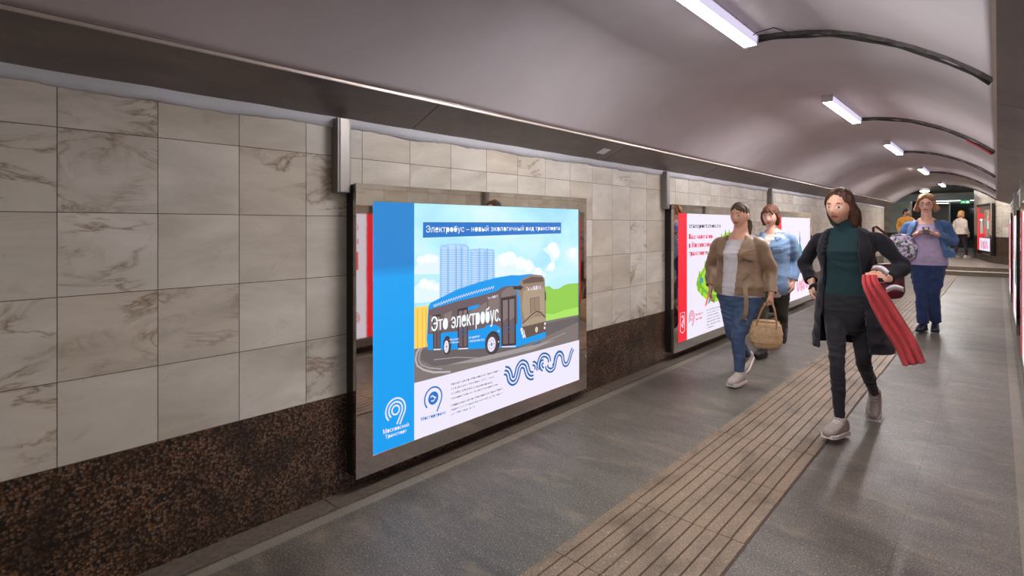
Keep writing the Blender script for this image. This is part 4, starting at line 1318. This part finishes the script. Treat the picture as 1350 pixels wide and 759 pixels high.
        me.polygons.foreach_set('use_smooth', [True]*len(me.polygons))
        o = link_mesh(name, me, parent or self.root)
        s = o.modifiers.new('t', 'SOLIDIFY'); s.thickness = thick; s.offset = 1
        return o
    def shoe(self, s, mat, sole_mat, kind='sneaker', ln=.27, laces=None):
        an, toe = self.J['an'+s], self.J['toe'+s]
        d = (toe - an); pitch = self.J.get('pit'+s, V((0, 0, 0))).x
        f = V((d.x, d.y, 0)).normalized(); sd = UP.cross(f)
        f3 = (f*math.cos(pitch) - UP*math.sin(pitch)).normalized(); u3 = sd.cross(f3)*-1
        if u3.z < 0: u3 = -u3
        hgt = .085
        o0 = an - u3*hgt
        if kind == 'boot':
            prof = [(-.075, .030, .05), (-.060, .036, .090), (-.01, .038, .115), (.04, .039, .095), (.09, .043, .068), (.14, .043, .052), (.175, .030, .042)]
        else:
            prof = [(-.078, .028, .055), (-.066, .035, .088), (-.02, .037, .098), (.03, .039, .092), (.085, .044, .072), (.14, .044, .056), (.178, .031, .044)]
        k = ln/.27
        mb = MB(); mb.loft([(o0 + f3*(a*k) + u3*(h/2 + .012), sd, u3, w, h/2, 2.6) for a, w, h in prof], 20)
        if kind == 'boot': mb.limb([an + u3*.14, an + u3*.06, an - u3*.01], [(.046, .052), (.044, .050), (.044, .052)], sd, n=18)
        else: mb.limb([an + u3*.015, an - u3*.02], [(.040, .046), (.040, .048)], sd, n=18)
        me = remeshed(mb, mat, .006, 3, 'shoe')
        sh = link_mesh('boot' if kind == 'boot' else 'shoe', me, self.root)
        mb = MB(); base = [(a*k, w) for a, w, h in prof]; loop = []
        for a, w in base: loop.append((a, w + .004))
        for a, w in reversed(base): loop.append((a, -w - .004))
        vs = []; th = .026 if kind != 'boot' else .018; n_ = len(loop)
        for a, w in loop: vs.append(o0 + f3*(a*1.02) + sd*w)
        for a, w in loop: vs.append(o0 + f3*(a*1.03) + sd*w + u3*th)
        fs = [(i, (i+1) % n_, n_ + (i+1) % n_, n_ + i) for i in range(n_)] + [tuple(range(n_-1, -1, -1)), tuple(range(n_, 2*n_))]
        mb.add(vs, fs)
        if kind == 'boot':
            q = [o0 + f3*a + sd*w - u3*.022 for a, w in ((-.078, .030), (-.015, .034), (-.015, -.034), (-.078, -.030))]; t_ = [x + u3*.03 for x in q]
            mb.add(q + t_, [(3,2,1,0), (4,5,6,7), (0,1,5,4), (1,2,6,5), (2,3,7,6), (3,0,4,7)])
        mb.build('sole', sole_mat, sh, bevel=.003)
        if laces:
            mb = MB()
            for i in range(4):
                a = .035 + i*.018; h = .104 - i*.010
                mb.tube([o0 + f3*a*k + sd*x + u3*(h + .004 - 9*x*x) for x in (-.022, -.011, 0, .011, .022)], .003, 6)
            mb.build('laces', laces, sh, smooth=True)
        return sh
    def hair(self, mat, lobes, strands=(), voxel=.006, smooth=3, amp=0.0102, freq=60, seed=5, name='hair'):
        mb = MB()
        for c, r in lobes: mb.ellipsoid(self.hp(*c), [x*self.hs for x in r], self.HR)
        for pts, rad in strands: mb.limb([self.hp(*p) for p in pts], rad, self.HR @ V((1, 0, 0)), n=12)
        me = remeshed(mb, mat, voxel, smooth, name)
        wrinkle(me, amp, freq, seed, stretch=(1, 1, .35))
        return link_mesh(name, me, self.root)

SHOE_SOLE = plain('pale rubber sole', (206, 196, 188), .6)
DARK_SOLE = plain('dark rubber sole', (30, 28, 28), .6)
BLACK_LEATHER = plain('black leather', (30, 28, 30), .4, bump=.2, scale=120)

def cap_hair(P, back=.0, top=.0, side=.0):
    """lobes of a close cap of hair that leaves the face free"""
    return [((0, -.015, .040), (.084+side, .096, .094+top)), ((0, -.050, -.010), (.076+side, .066+back, .086))]

# ---- the woman striding in front: dark open coat over a teal roll-neck
ox, oy = -.735, 4.22
def rel(x, y, z, ox=ox, oy=oy): return (x-ox, y-oy, z)
JF = dict(head=rel(-.792, 4.165, 1.515), shR=rel(-.918, 4.235, 1.335), shL=rel(-.612, 4.225, 1.345), elR=rel(-1.055, 4.38, 1.105), wrR=rel(-.985, 4.27, .985),
          elL=rel(-.452, 4.26, 1.125), wrL=rel(-.520, 4.075, 1.055), hipR=rel(-.828, 4.22, .83), hipL=rel(-.680, 4.23, .835),
          knR=rel(-.782, 4.04, .475), anR=rel(-.765, 4.035, .100), toeR=rel(-.800, 3.87, .045), knL=rel(-.672, 4.27, .47), anL=rel(-.664, 4.66, .155), toeL=rel(-.655, 4.50, .05), pitL=(.42, 0, 0), pitR=(-.10, 0, 0))
P = Person('person', (ox, oy, .0085), JF, 'person striding in front in a long open black coat, teal roll-neck and black trousers', (214, 164, 140), lip=(170, 78, 78), build=.98, bust=.03, head_yaw=-.22, head_pitch=.10, head_tilt=.04)
P.body(hands={'R': dict(d=(-.02, -.3, -1), palm=(.9, .2, 0), curl=.45, thumb_side=(0, -1, 0)), 'L': dict(d=(-1, -.25, .02), palm=(0, 1, -.25), curl=.75, thumb_side=(0, -.2, 1))})
teal = cloth('teal knit', (20, 44, 48), weave=400, bump=.5)
P.top(teal, 'sweater', grow=.008, t0=-.1, t1=1.1, sleeve='RL', sr=(.056, .048, .042, .038, .034), hem=.865, neck=.035, amp=0.0068, freq=26, seed=3)
c0 = P.nb; hb = P.hp(0, -.020, -.080)
mb = MB(); mb.limb([c0 + UP*.0, c0.lerp(hb, .45), c0.lerp(hb, .80)], [.080, .064, .060], P.sh_ax, n=24); me = remeshed(mb, teal, .005, 2); wrinkle(me, .004, 50, 8, (.4, .4, 2)); link_mesh('roll_neck', me, P.root)
blk = cloth('black trousers', (30, 28, 33), weave=600)
P.legs(blk, rad=(.080, .074, .060, .049, .047, .037, .034), hem=.97, grow=.012, seed=4, freq=26, amp=0.0085)
coat = cloth('black coat', (26, 24, 32), weave=500, rough=.9)
def coat_skirt(P, z0, spread, back):
    out = []
    for k in range(5):
        t = k/4; z = z0 - .05 + (P.pel.z - .04 - z0 + .05)*t
        c = V((P.pel.x + .02*(1-t), P.pel.y + back*(1-t), z))
        out.append((c, P.hip_ax, P.hip_ax.cross(UP), .178*P.b + .028 + spread*(1-t), .15 + .03 + spread*.5*(1-t), 2.3))
    return out
P.top(coat, 'coat', grow=lambda t: .030 if t < 1.0 else .02, t0=0, t1=1.07, sleeve='RL', sr=(.070, .064, .056, .052, .050), hem=.555, neck=.03, skirt=coat_skirt(P, .555, .055, .05), opening=P.front_gap((-.155, -.085), (.14, .085), .55, 1.36), amp=0.0153, freq=15, seed=6, thick=.007)
ct = [o for o in P.root.children if o.name.startswith('coat')][0]
for q in ([(.088, 1.36), (.125, 1.355), (.165, 1.20), (.125, 1.10), (.112, .98), (.105, 1.1)], [(-.088, 1.36), (-.125, 1.355), (-.165, 1.20), (-.125, 1.10), (-.122, .98), (-.108, 1.1)]): P.drape(ct, [q], coat, 'lapel', .006, .006)
shoe_m = plain('grey suede', (150, 138, 132), .8, var=.15, scale=60, bump=.2)
for s in 'RL': P.shoe(s, shoe_m, SHOE_SOLE, laces=plain('laces', (214, 206, 200), .8))
brown = hair_mat('dark brown hair', (34, 22, 18), (92, 60, 42))
P.hair(brown, cap_hair(P, .012, .006, .004) + [((.060, -.040, -.055), (.030, .045, .075)), ((-.055, -.052, -.05), (.028, .04, .07))],
       [([(.030, .040, .105), (.068, .020, .060), (.082, -.005, -.02), (.078, -.03, -.10), (.085, -.05, -.16)], [.016, .026, .028, .028, .018]),
        ([(-.020, .045, .108), (-.066, .02, .06), (-.080, -.02, -.02), (-.070, -.05, -.09), (-.06, -.06, -.13)], [.014, .022, .022, .024, .016]),
        ([(.04, -.08, .0), (.06, -.09, -.08), (.07, -.09, -.17)], [.04, .045, .022])], seed=9)
F = P

# red cloth hanging from her left hand, maroon shoulder bag, paper slips
def cloth_strip(name, path, widths, nrm, mat, thick=.012, waves=3, amp=0.0306, rows=40, cols=24, seed=0):
    """hanging folded cloth along a path with soft lengthwise folds"""
    path = [V(p) for p in path]; vs = []
    def at(t):
        f = t*(len(path)-1); i = min(int(f), len(path)-2); u = f - i
        A = path[max(i-1, 0)]; B = path[i]; Cc = path[i+1]; D = path[min(i+2, len(path)-1)]
        return .5*((2*B) + (Cc-A)*u + (2*A-5*B+4*Cc-D)*u*u + (3*B-A-3*Cc+D)*u**3)
    nrm = V(nrm).normalized()
    for j in range(rows+1):
        t = j/rows; c = at(t); d = (at(min(1, t+.02)) - at(max(0, t-.02))).normalized(); sd = d.cross(nrm).normalized()
        w = np.interp(t, np.linspace(0, 1, len(widths)), widths)
        for i in range(cols+1):
            s = i/cols*2 - 1
            vs.append(c + sd*w*.5*s + nrm*(amp*(.5 + .5*t)*math.sin(s*PI*waves*.5*2 + t*1.5 + seed) + .01*math.sin(t*7)))
    fs = [(j*(cols+1)+i, j*(cols+1)+i+1, (j+1)*(cols+1)+i+1, (j+1)*(cols+1)+i) for j in range(rows) for i in range(cols)]
    mb = MB(); mb.add(vs, fs); o = mb.build(name, mat, smooth=True)
    s = o.modifiers.new('t', 'SOLIDIFY'); s.thickness = thick; s.offset = 0
    return o
o = cloth_strip('scarf', [(-.600, 4.03, 1.085), (-.590, 4.00, 1.03), (-.545, 4.03, .92), (-.485, 4.08, .78), (-.425, 4.13, .65), (-.385, 4.16, .53)], [.07, .085, .11, .125, .125, .115], (.1, -1, .1), cloth('red cloth', (200, 70, 76), weave=300, bump=.5), .008)
tag(o, 'red scarf hanging from the left hand of the person in the black coat', 'scarf')
r = empty('shoulder_bag', (-.545, 4.33, .93)); tag(r, 'maroon shoulder bag under the left arm of the person in the black coat', 'bag')
mb = MB(); mb.loft([((0, 0, 0), (1, .25, 0), (-.25, 1, 0), .085, .035, 3.5), ((0, 0, .03), (1, .25, 0), (-.25, 1, 0), .098, .048, 3.5), ((0, 0, .14), (1, .25, 0), (-.25, 1, 0), .092, .042, 3.5), ((0, 0, .20), (1, .25, 0), (-.25, 1, 0), .082, .022, 3)], 28)
me = remeshed(mb, plain('maroon leather', (92, 24, 36), .45, bump=.3, scale=90), .006, 3); link_mesh('bag_body', me, r)
MB().tube([(-.06, 0, .19), (-.075, -.01, .28), (-.075, -.03, .38), (-.070, -.06, .455), (-.05, -.09, .462), (-.01, -.05, .42), (.03, 0, .32), (.06, .01, .19)], .008, 8).build('strap', plain('maroon strap', (78, 20, 30), .5), r, smooth=True)
for k, (a, b_, c_) in enumerate((((-.545, 4.02, 1.115), .35, 'small white paper slip above the hand of the person in the black coat'), ((-.470, 4.035, 1.00), -.15, 'white paper slip below the hand of the person in the black coat'))):
    pp = MB(); n = 10; vs = []
    for i in range(n+1):
        for j in range(2): vs.append((-.045 + .09*i/n, .012*math.sin(i*.35), -.022 + .044*j + .012*math.sin(i*.3)))
    pp.add(vs, [(2*i, 2*i+2, 2*i+3, 2*i+1) for i in range(n)]); o = pp.build('paper_slip', M['white_paper'], smooth=True); o.location = a; o.rotation_euler = (.7, b_, .2)
    s = o.modifiers.new('t', 'SOLIDIFY'); s.thickness = .0015
    tag(o, c_, 'paper')

# ---- woman in the tan leather jacket with a straw-coloured handbag
ox, oy = -1.73, 4.98
def rel(x, y, z, ox=ox, oy=oy): return (x-ox, y-oy, z)
JH = dict(head=rel(-1.732, 4.965, 1.485), shR=rel(-1.915, 5.00, 1.275), shL=rel(-1.585, 4.98, 1.285), elR=rel(-2.035, 5.08, 1.015), wrR=rel(-2.005, 4.985, .815),
          elL=rel(-1.495, 5.06, 1.005), wrL=rel(-1.462, 4.97, .795), hipR=rel(-1.815, 4.99, .74), hipL=rel(-1.650, 4.98, .745),
          knR=rel(-1.785, 4.93, .42), anR=rel(-1.775, 5.30, .150), toeR=rel(-1.775, 5.16, .05), knL=rel(-1.695, 4.82, .42), anL=rel(-1.677, 4.815, .090), toeL=rel(-1.69, 4.65, .04), pitR=(.42, 0, 0), pitL=(-.05, 0, 0))
P = Person('person', (ox, oy, 0), JH, 'person in a tan leather jacket and blue jeans carrying a straw handbag', (214, 164, 138), lip=(164, 88, 82), build=1.13, bust=.045, belly=.03, head_yaw=-.12, head_pitch=.05, neck_r=.058)
P.body(hands={'R': dict(d=(-.05, -.15, -1), palm=(.9, .1, 0), curl=.4, thumb_side=(0, -1, 0)), 'L': dict(d=(.03, -.15, -1), palm=(-1, .1, 0), curl=.95, thumb_side=(0, -1, 0))})
P.top(cloth('white top', (196, 190, 194), weave=500), 'top', grow=.014, t0=-.1, t1=1.07, hem=.765, neck=-.012, amp=0.0102, freq=18, seed=13)
P.legs(cloth('blue denim', (64, 82, 112), var=.3, weave=700), 'jeans', rad=(.098, .094, .074, .062, .060, .050, .046), hem=.93, seed=14, amp=0.0102)
tan = plain('tan leather', (134, 108, 84), .5, var=.14, scale=14, bump=.25, sheen=.1)
P.top(tan, 'jacket', grow=lambda t: .034 if t < 1 else .02, t0=.0, t1=1.07, sleeve='RL', sr=(.078, .074, .066, .058, .050), hem=.785, neck=.03, opening=P.front_gap((-.105, -.070), (.015, .085), .78, 1.30), amp=0.0170, freq=17, seed=15, thick=.007)
jk = [o for o in P.root.children if o.name.startswith('jacket')][0]
for q in ([(.088, 1.32), (.135, 1.30), (.175, 1.18), (.10, 1.15), (.050, 1.02), (.040, 1.04), (.062, 1.17)], [(-.075, 1.32), (-.115, 1.30), (-.160, 1.19), (-.112, 1.17), (-.096, 1.02), (-.088, 1.06), (-.078, 1.18)]): P.drape(jk, [q], tan, 'lapel', .007, .006)
zm = plain('zip', (120, 108, 98), .3, .8)
for q in ([(.09, 1.10), (.095, 1.115), (.165, 1.085), (.16, 1.07)], [(.09, .90), (.10, .91), (.15, .97), (.145, .985)]): P.drape(jk, [q], zm, 'zip', .006, .003)
# hanging belt with its buckle
mb = MB()
pts = [V((.10, -.175, -.0)) + V((x, y, z)) for x, y, z in ((0, 0, .86), (.015, -.02, .78), (.02, -.025, .70), (.012, -.02, .63), (-.005, -.02, .585))]
secs = [(p, (1, .1, 0), (-.1, 1, 0), .019, .003, 6) for p in pts]
mb.loft(secs, 16, rounded=False); b_ = mb.build('belt', tan, P.root, smooth=True)
e = pts[-1]; MB().tube([e + V((-.030, 0, 0)), e + V((.030, 0, 0)), e + V((.030, 0, -.045)), e + V((-.030, 0, -.045))], .0045, 8, closed=True).build('buckle', M['brushed'], b_, smooth=True)
ws = plain('off-white shoe', (176, 166, 160), .7, var=.1)
for s in 'RL': P.shoe(s, ws, SHOE_SOLE, laces=plain('laces', (220, 214, 208), .8))
dk = hair_mat('ash brown hair', (48, 36, 30), (112, 90, 70))
P.hair(dk, [((0, -.010, .042), (.081, .097, .090)), ((0, -.050, -.005), (.071, .062, .078)), ((0, -.100, .02), (.034, .034, .034))], [([(.060, -.06, -.05), (.064, -.06, -.11), (.07, -.05, -.17)], [.022, .022, .012])], amp=0.0068, seed=16)
H = P
r = empty('handbag', (-1.495, 4.925, .355)); tag(r, 'straw coloured boxy handbag held by the person in the tan jacket', 'handbag')
tn = NT('woven straw'); co = tn.co(); wv = tn.noise(tn.vscale(co, (1, 1, 6)), 40, 4, .6)
tn.set(col=tn.ramp(wv, [(.35, lin((150, 118, 82))), (.65, lin((206, 172, 132)))]), rough=.6); tn.bump(wv, .6, .006)
axb = V((1, .28, 0)).normalized(); ayb = V((-.28, 1, 0)).normalized()
mb = MB(); mb.loft([((0, 0, .0), axb, ayb, .112, .060, 4), ((0, 0, .03), axb, ayb, .132, .074, 4), ((0, 0, .11), axb, ayb, .136, .070, 4), ((0, 0, .18), axb, ayb, .122, .052, 4), ((0, 0, .205), axb, ayb, .105, .030, 3.5)], 32)
me = remeshed(mb, tn.m, .006, 3); wrinkle(me, .004, 40, 3); link_mesh('bag_body', me, r)
mb = MB()
for s in (-1, 1):
    mb.tube([tuple(axb*(.080)*k_ + ayb*(.050*s*(1 - .85*q)) + V((.030*q, .01*q, z))) for k_, q, z in ((-1, 0, .135), (-.95, .25, .21), (-.62, .6, .31), (-.25, .9, .375), (0, 1, .388), (.25, .9, .375), (.62, .6, .31), (.95, .25, .21), (1, 0, .135))], .0075, 8)
mb.build('strap', plain('tan strap', (160, 124, 92), .5), r, smooth=True)
MB().tube([tuple(axb*(.105*math.cos(a)) + ayb*(.031*math.sin(a)) + V((0, 0, .207))) for a in [2*PI*k/30 for k in range(30)]], .005, 6, closed=True).build('trim', plain('tan trim', (146, 112, 80), .5), r, smooth=True)

# ---- woman in the denim shirt behind her
ox, oy = -1.79, 6.10
def rel(x, y, z, ox=ox, oy=oy): return (x-ox, y-oy, z)
JD = dict(head=rel(-1.797, 6.075, 1.492), shR=rel(-1.945, 6.10, 1.295), shL=rel(-1.62, 6.10, 1.305), elR=rel(-2.02, 6.0, 1.06), wrR=rel(-1.93, 5.85, .93),
          elL=rel(-1.555, 6.17, 1.03), wrL=rel(-1.577, 6.08, .815), hipR=rel(-1.865, 6.10, .76), hipL=rel(-1.705, 6.10, .76),
          knR=rel(-1.86, 5.93, .45), anR=rel(-1.852, 5.98, .100), toeR=rel(-1.86, 5.82, .04), knL=rel(-1.70, 6.12, .43), anL=rel(-1.80, 6.53, .255), toeL=rel(-1.79, 6.44, .13), pitL=(.75, 0, 0))
P = Person('person', (ox, oy, 0), JD, 'person in a light blue denim shirt and dark olive trousers behind the tan jacket', (226, 182, 162), lip=(186, 96, 96), build=1.02, bust=.025, head_yaw=-.02, head_pitch=.12)
P.body(hands={'R': dict(d=(.1, -.6, -1), palm=(.9, .1, 0), curl=.4, thumb_side=(0, -1, 0)), 'L': dict(d=(0, -.2, -1), palm=(-1, .1, 0), curl=.45, thumb_side=(0, -1, 0))}, voxel=.0055)
P.top(cloth('white undershirt', (222, 210, 196)), 'undershirt', grow=.020, t0=-.24, t1=1.07, hem=.640, neck=.005, seed=20, amp=0.0102)
P.legs(cloth('dark olive trousers', (50, 50, 40)), rad=(.096, .092, .078, .068, .066, .062, .056), hem=.80, seed=21, amp=0.0102)
den = cloth('light denim', (112, 138, 170), var=.22, weave=700)
P.top(den, 'shirt', grow=lambda t: .034 if t < 1 else .016, t0=-.24, t1=1.07, sleeve='RL', sr=(.074, .068, .060, .052, .044), hem=.668, neck=.03, opening=P.front_gap((-.012, -.05), (.0, .05), 1.15, 1.31), amp=0.0153, freq=17, seed=22, thick=.006)
sh_ = [o for o in P.root.children if o.name.startswith('shirt')][0]
for q in ([(.055, 1.345), (.095, 1.325), (.12, 1.26), (.075, 1.235), (.045, 1.27)], [(-.055, 1.345), (-.095, 1.325), (-.12, 1.26), (-.075, 1.235), (-.045, 1.27)]): P.drape(sh_, [q], den, 'collar', .007, .005)
for q in ([(.05, 1.16), (.14, 1.16), (.14, 1.125), (.095, 1.11), (.05, 1.125)], [(-.05, 1.16), (-.14, 1.16), (-.14, 1.125), (-.095, 1.11), (-.05, 1.125)]): P.drape(sh_, [q], den, 'pocket_flap', .006, .004)
for s in 'RL': P.shoe(s, BLACK_LEATHER, DARK_SOLE, 'boot')
P.hair(hair_mat('auburn hair', (52, 30, 24), (124, 76, 56)), cap_hair(P, .008, .004, .004) + [((.058, -.03, -.045), (.032, .05, .062)), ((-.058, -.03, -.045), (.032, .05, .062))],
       [([(.0, .06, .10), (.035, .088, .062), (.055, .075, .038)], [.016, .014, .010]), ([(.0, .06, .10), (-.035, .088, .062), (-.055, .075, .038)], [.016, .014, .010]), ([(.0, .06, .10), (.0, .098, .065), (.0, .097, .042)], [.016, .014, .009]),
        ([(.07, .03, .05), (.08, .01, -.02), (.075, .0, -.085)], [.018, .02, .012]), ([(-.07, .03, .05), (-.08, .01, -.02), (-.075, .0, -.085)], [.018, .02, .012])], seed=23)

# ---- woman farther on in the open denim jacket, holding a phone
ox, oy = -.675, 8.83
def rel(x, y, z, ox=ox, oy=oy): return (x-ox, y-oy, z)
JW = dict(head=rel(-.690, 8.80, 1.668), shR=rel(-.868, 8.84, 1.428), shL=rel(-.512, 8.84, 1.432), elR=rel(-.960, 8.83, 1.175), wrR=rel(-.770, 8.63, 1.285),
          elL=rel(-.418, 8.84, 1.175), wrL=rel(-.580, 8.63, 1.285), hipR=rel(-.765, 8.83, .885), hipL=rel(-.595, 8.83, .885),
          knR=rel(-.735, 8.75, .49), anR=rel(-.722, 8.80, .095), toeR=rel(-.75, 8.64, .04), knL=rel(-.612, 8.80, .49), anL=rel(-.605, 8.93, .110), toeL=rel(-.60, 8.78, .04), pitL=(.12, 0, 0))
P = Person('person', (ox, oy, .0085), JW, 'person in glasses and open blue denim jacket looking at a phone', (226, 178, 156), lip=(186, 98, 92), build=1.16, bust=.05, belly=.035, head_yaw=.02, head_pitch=.12, hs=1.06, neck_r=.058)
P.body(hands={'R': dict(d=(1, -.15, .25), palm=(.1, .3, 1), curl=.75, thumb_side=(0, -1, .6)), 'L': dict(d=(-1, -.15, .25), palm=(-.1, .3, 1), curl=.75, thumb_side=(0, -1, .6))}, voxel=.0058)
P.top(cloth('lilac top', (166, 152, 184), weave=400), 'top', grow=.018, t0=-.2, t1=1.07, hem=.875, neck=-.02, amp=0.0119, freq=16, seed=30, voxel=.008)
P.legs(cloth('dark blue denim', (40, 56, 94), var=.25), 'jeans', rad=(.100, .096, .080, .070, .072, .072, .070), hem=.95, seed=31, voxel=.008, amp=0.0119)
den2 = cloth('blue denim jacket', (70, 98, 140), var=.25, weave=500)
sk = [(V((P.pel.x, P.pel.y + .03, z)), P.hip_ax, P.hip_ax.cross(UP), .24 + a, .175 + a*.6, 2.2) for z, a in ((.93, .085), (1.0, .06), (1.07, .035))]
def jacket_ex(t): return (.03*math.exp(-((t-.1)/.3)**2), .02, 0)
P.top(den2, 'jacket', grow=lambda t: .034 if t < 1 else .018, t0=.36, t1=1.07, sleeve='RL', sr=(.078, .074, .068, .060, .054), hem=.985, neck=.03, skirt=sk, opening=P.front_gap((-.20, -.085), (.19, .085), .97, 1.45), extra=jacket_ex, amp=0.0187, freq=14, seed=32, voxel=.008, thick=.008, sleeve_len=.86)
jk2 = [o for o in P.root.children if o.name.startswith('jacket')][0]
for q in ([(.09, 1.47), (.135, 1.45), (.19, 1.34), (.15, 1.28), (.12, 1.32)], [(-.09, 1.47), (-.135, 1.45), (-.19, 1.34), (-.15, 1.28), (-.12, 1.32)]): P.drape(jk2, [q], den2, 'collar', .008, .006)
for s in 'RL': P.shoe(s, plain('dark blue shoe', (30, 34, 52), .4), DARK_SOLE)
P.hair(hair_mat('light brown hair', (104, 72, 48), (192, 152, 114)), cap_hair(P, .02, .014, .012) + [((.085, -.03, -.045), (.040, .055, .060)), ((-.085, -.03, -.045), (.040, .055, .060)), ((.115, -.02, -.055), (.028, .03, .035)), ((-.112, -.02, -.065), (.028, .03, .03))],
       [([(.0, .05, .118), (.05, .07, .085), (.078, .04, .04), (.09, .01, -.02), (.11, .0, -.075)], [.018, .02, .022, .028, .02]), ([(.0, .05, .118), (-.05, .07, .085), (-.078, .04, .04), (-.09, .01, -.02), (-.11, .0, -.075)], [.018, .02, .022, .028, .02])], amp=0.0153, seed=33, voxel=.007)
# glasses
mb = MB()
for s in (1, -1):
    mb.tube([tuple(P.hp(s*.031 + .022*math.cos(a), .098, .004 + .017*math.sin(a))) for a in [2*PI*k/18 for k in range(18)]], .0022, 6, closed=True)
    mb.tube([tuple(P.hp(s*.053, .097, .008)), tuple(P.hp(s*.076, .07, .008)), tuple(P.hp(s*.082, -.01, .004))], .002, 6)
mb.tube([tuple(P.hp(-.010, .099, .008)), tuple(P.hp(.010, .099, .008))], .0022, 6)
r = mb.build('glasses', plain('glasses frame', (70, 44, 40), .3), P.root, smooth=True)
W = P
o = MB().box((-.037, -.004, -.075), (.037, .004, .075)).build('smartphone', plain('phone glass', (60, 64, 74), .15, .2), bevel=.003); o.location = (-.675, 8.585, 1.335); o.rotation_euler = (-1.0, 0, .1)
tag(o, 'smartphone held in both hands by the person in glasses', 'phone')
r = empty('tote_bag', (-.925, 8.66, .955)); tag(r, 'lilac and green patterned tote bag at the side of the person in glasses', 'bag')
fl = floral_mat('patterned cloth'); ax_ = V((1, .15, 0)).normalized(); ay_ = V((-.15, 1, 0)).normalized()
mb = MB(); mb.loft([((.0, 0, .0), ax_, ay_, .10, .05, 3), ((0, 0, .04), ax_, ay_, .150, .075, 3), ((0, 0, .16), ax_, ay_, .165, .072, 3), ((-.01, 0, .27), ax_, ay_, .140, .045, 2.6), ((-.01, 0, .32), ax_, ay_, .11, .022, 2.4)], 32)
me = remeshed(mb, fl, .007, 3); wrinkle(me, .014, 16, 5); link_mesh('bag_body', me, r)
MB().loft([((x, y, z), (0, 1, 0), (1, 0, .3), .016, .004, 4) for x, y, z in ((.10, 0, .28), (.115, .04, .38), (.115, .085, .47), (.105, .16, .530), (.10, .23, .50), (.07, .20, .40), (-.08, .06, .30))], 12, rounded=False).build('strap', plain('grey strap', (150, 140, 140), .7), r, smooth=True)

# ---- far figures on the landing
def simple_pose(h, yaw=0.0, lean=0):
    k = h/1.66
    J = dict(head=(0, -.03, 1.545*k), shR=(-.165, 0, 1.36*k), shL=(.165, 0, 1.36*k), elR=(-.22, .05, 1.08*k), wrR=(-.20, -.08, .86*k), elL=(.22, .05, 1.08*k), wrL=(.20, -.10, .86*k),
             hipR=(-.085, 0, .86*k), hipL=(.085, 0, .86*k), knR=(-.09, -.10, .46*k), anR=(-.09, -.12, .09), toeR=(-.09, -.27, .04), knL=(.09, .04, .46*k), anL=(.09, .16, .10), toeL=(.09, .02, .04))
    return J
J = simple_pose(1.72)
P = Person('person', (-2.30, 22.5, .24), J, 'person with short black hair in a mustard jacket on the landing, behind the denim jacket', (180, 128, 104), build=1.08, head_yaw=.9, head_pitch=.2, rz=.25)
P.body(hands={s: dict(d=(0, -.2, -1), palm=((-1 if s == 'L' else 1), 0, 0), curl=.4, thumb_side=(0, -1, 0)) for s in 'RL'}, voxel=.009)
P.top(cloth('mustard jacket', (176, 122, 44)), 'jacket', grow=.03, t0=-.1, t1=1.07, sleeve='RL', sr=(.074, .07, .062, .056, .052), hem=.82, neck=.04, seed=40, voxel=.011)
P.legs(cloth('grey trousers', (70, 70, 76)), seed=41, voxel=.011)
for s in 'RL': P.shoe(s, BLACK_LEATHER, DARK_SOLE)
P.hair(hair_mat('black hair', (18, 16, 16), (44, 38, 36)), cap_hair(P, .004, .006, .004), voxel=.009, seed=42)
J = simple_pose(1.66)
P = Person('person', (-.955, 24.5, .24), J, 'person with fair hair, pale blouse and dark trousers on the landing, seen from behind', (206, 156, 132), build=.98, head_yaw=.2, rz=2.5)
P.body(hands={s: dict(d=(0, -.2, -1), palm=((-1 if s == 'L' else 1), 0, 0), curl=.4, thumb_side=(0, -1, 0)) for s in 'RL'}, voxel=.009)
P.top(cloth('pale blouse', (196, 184, 174)), 'blouse', grow=.028, t0=-.1, t1=1.07, sleeve='RL', sr=(.07, .066, .06, .052, .046), hem=.85, neck=.04, seed=44, voxel=.011)
P.legs(cloth('dark plum trousers', (52, 38, 48)), seed=45, voxel=.011)
for s in 'RL': P.shoe(s, plain('pale shoe', (200, 190, 180), .6), SHOE_SOLE)
P.hair(hair_mat('fair hair', (150, 104, 62), (222, 178, 122)), cap_hair(P, .02, .014, .014) + [((.07, -.04, -.05), (.04, .05, .06)), ((-.07, -.04, -.05), (.04, .05, .06))], voxel=.009, seed=46)
EXPOSURE = 0.1

# ------------------------------------------------------------------ camera, world, colour
cam = bpy.data.cameras.new('camera'); co_ = bpy.data.objects.new('camera', cam); COL.objects.link(co_)
co_.location = (0, 0, 1.4); co_.rotation_euler = (PI/2, 0, _TH)
cam.sensor_fit = 'HORIZONTAL'; cam.sensor_width = 36; cam.lens = 700/1350*36; cam.shift_y = -82.5/1350; cam.clip_start = .02
scene.camera = co_
w = bpy.data.worlds.new('world'); scene.world = w; w.use_nodes = True
w.node_tree.nodes['Background'].inputs[0].default_value = (.02, .02, .022, 1)
# light of the ceiling tubes themselves
vs_ = scene.view_settings
scene.display_settings.display_device = 'sRGB'
vs_.view_transform = 'Standard'; vs_.look = 'None'; vs_.exposure = EXPOSURE; vs_.gamma = 1; vs_.use_curve_mapping = False
cy = scene.cycles
cy.use_denoising = True
try: cy.denoiser = 'OPENIMAGEDENOISE'
except Exception: pass
cy.max_bounces = 10; cy.diffuse_bounces = 6; cy.glossy_bounces = 5; cy.transmission_bounces = 6; cy.sample_clamp_indirect = 6.0
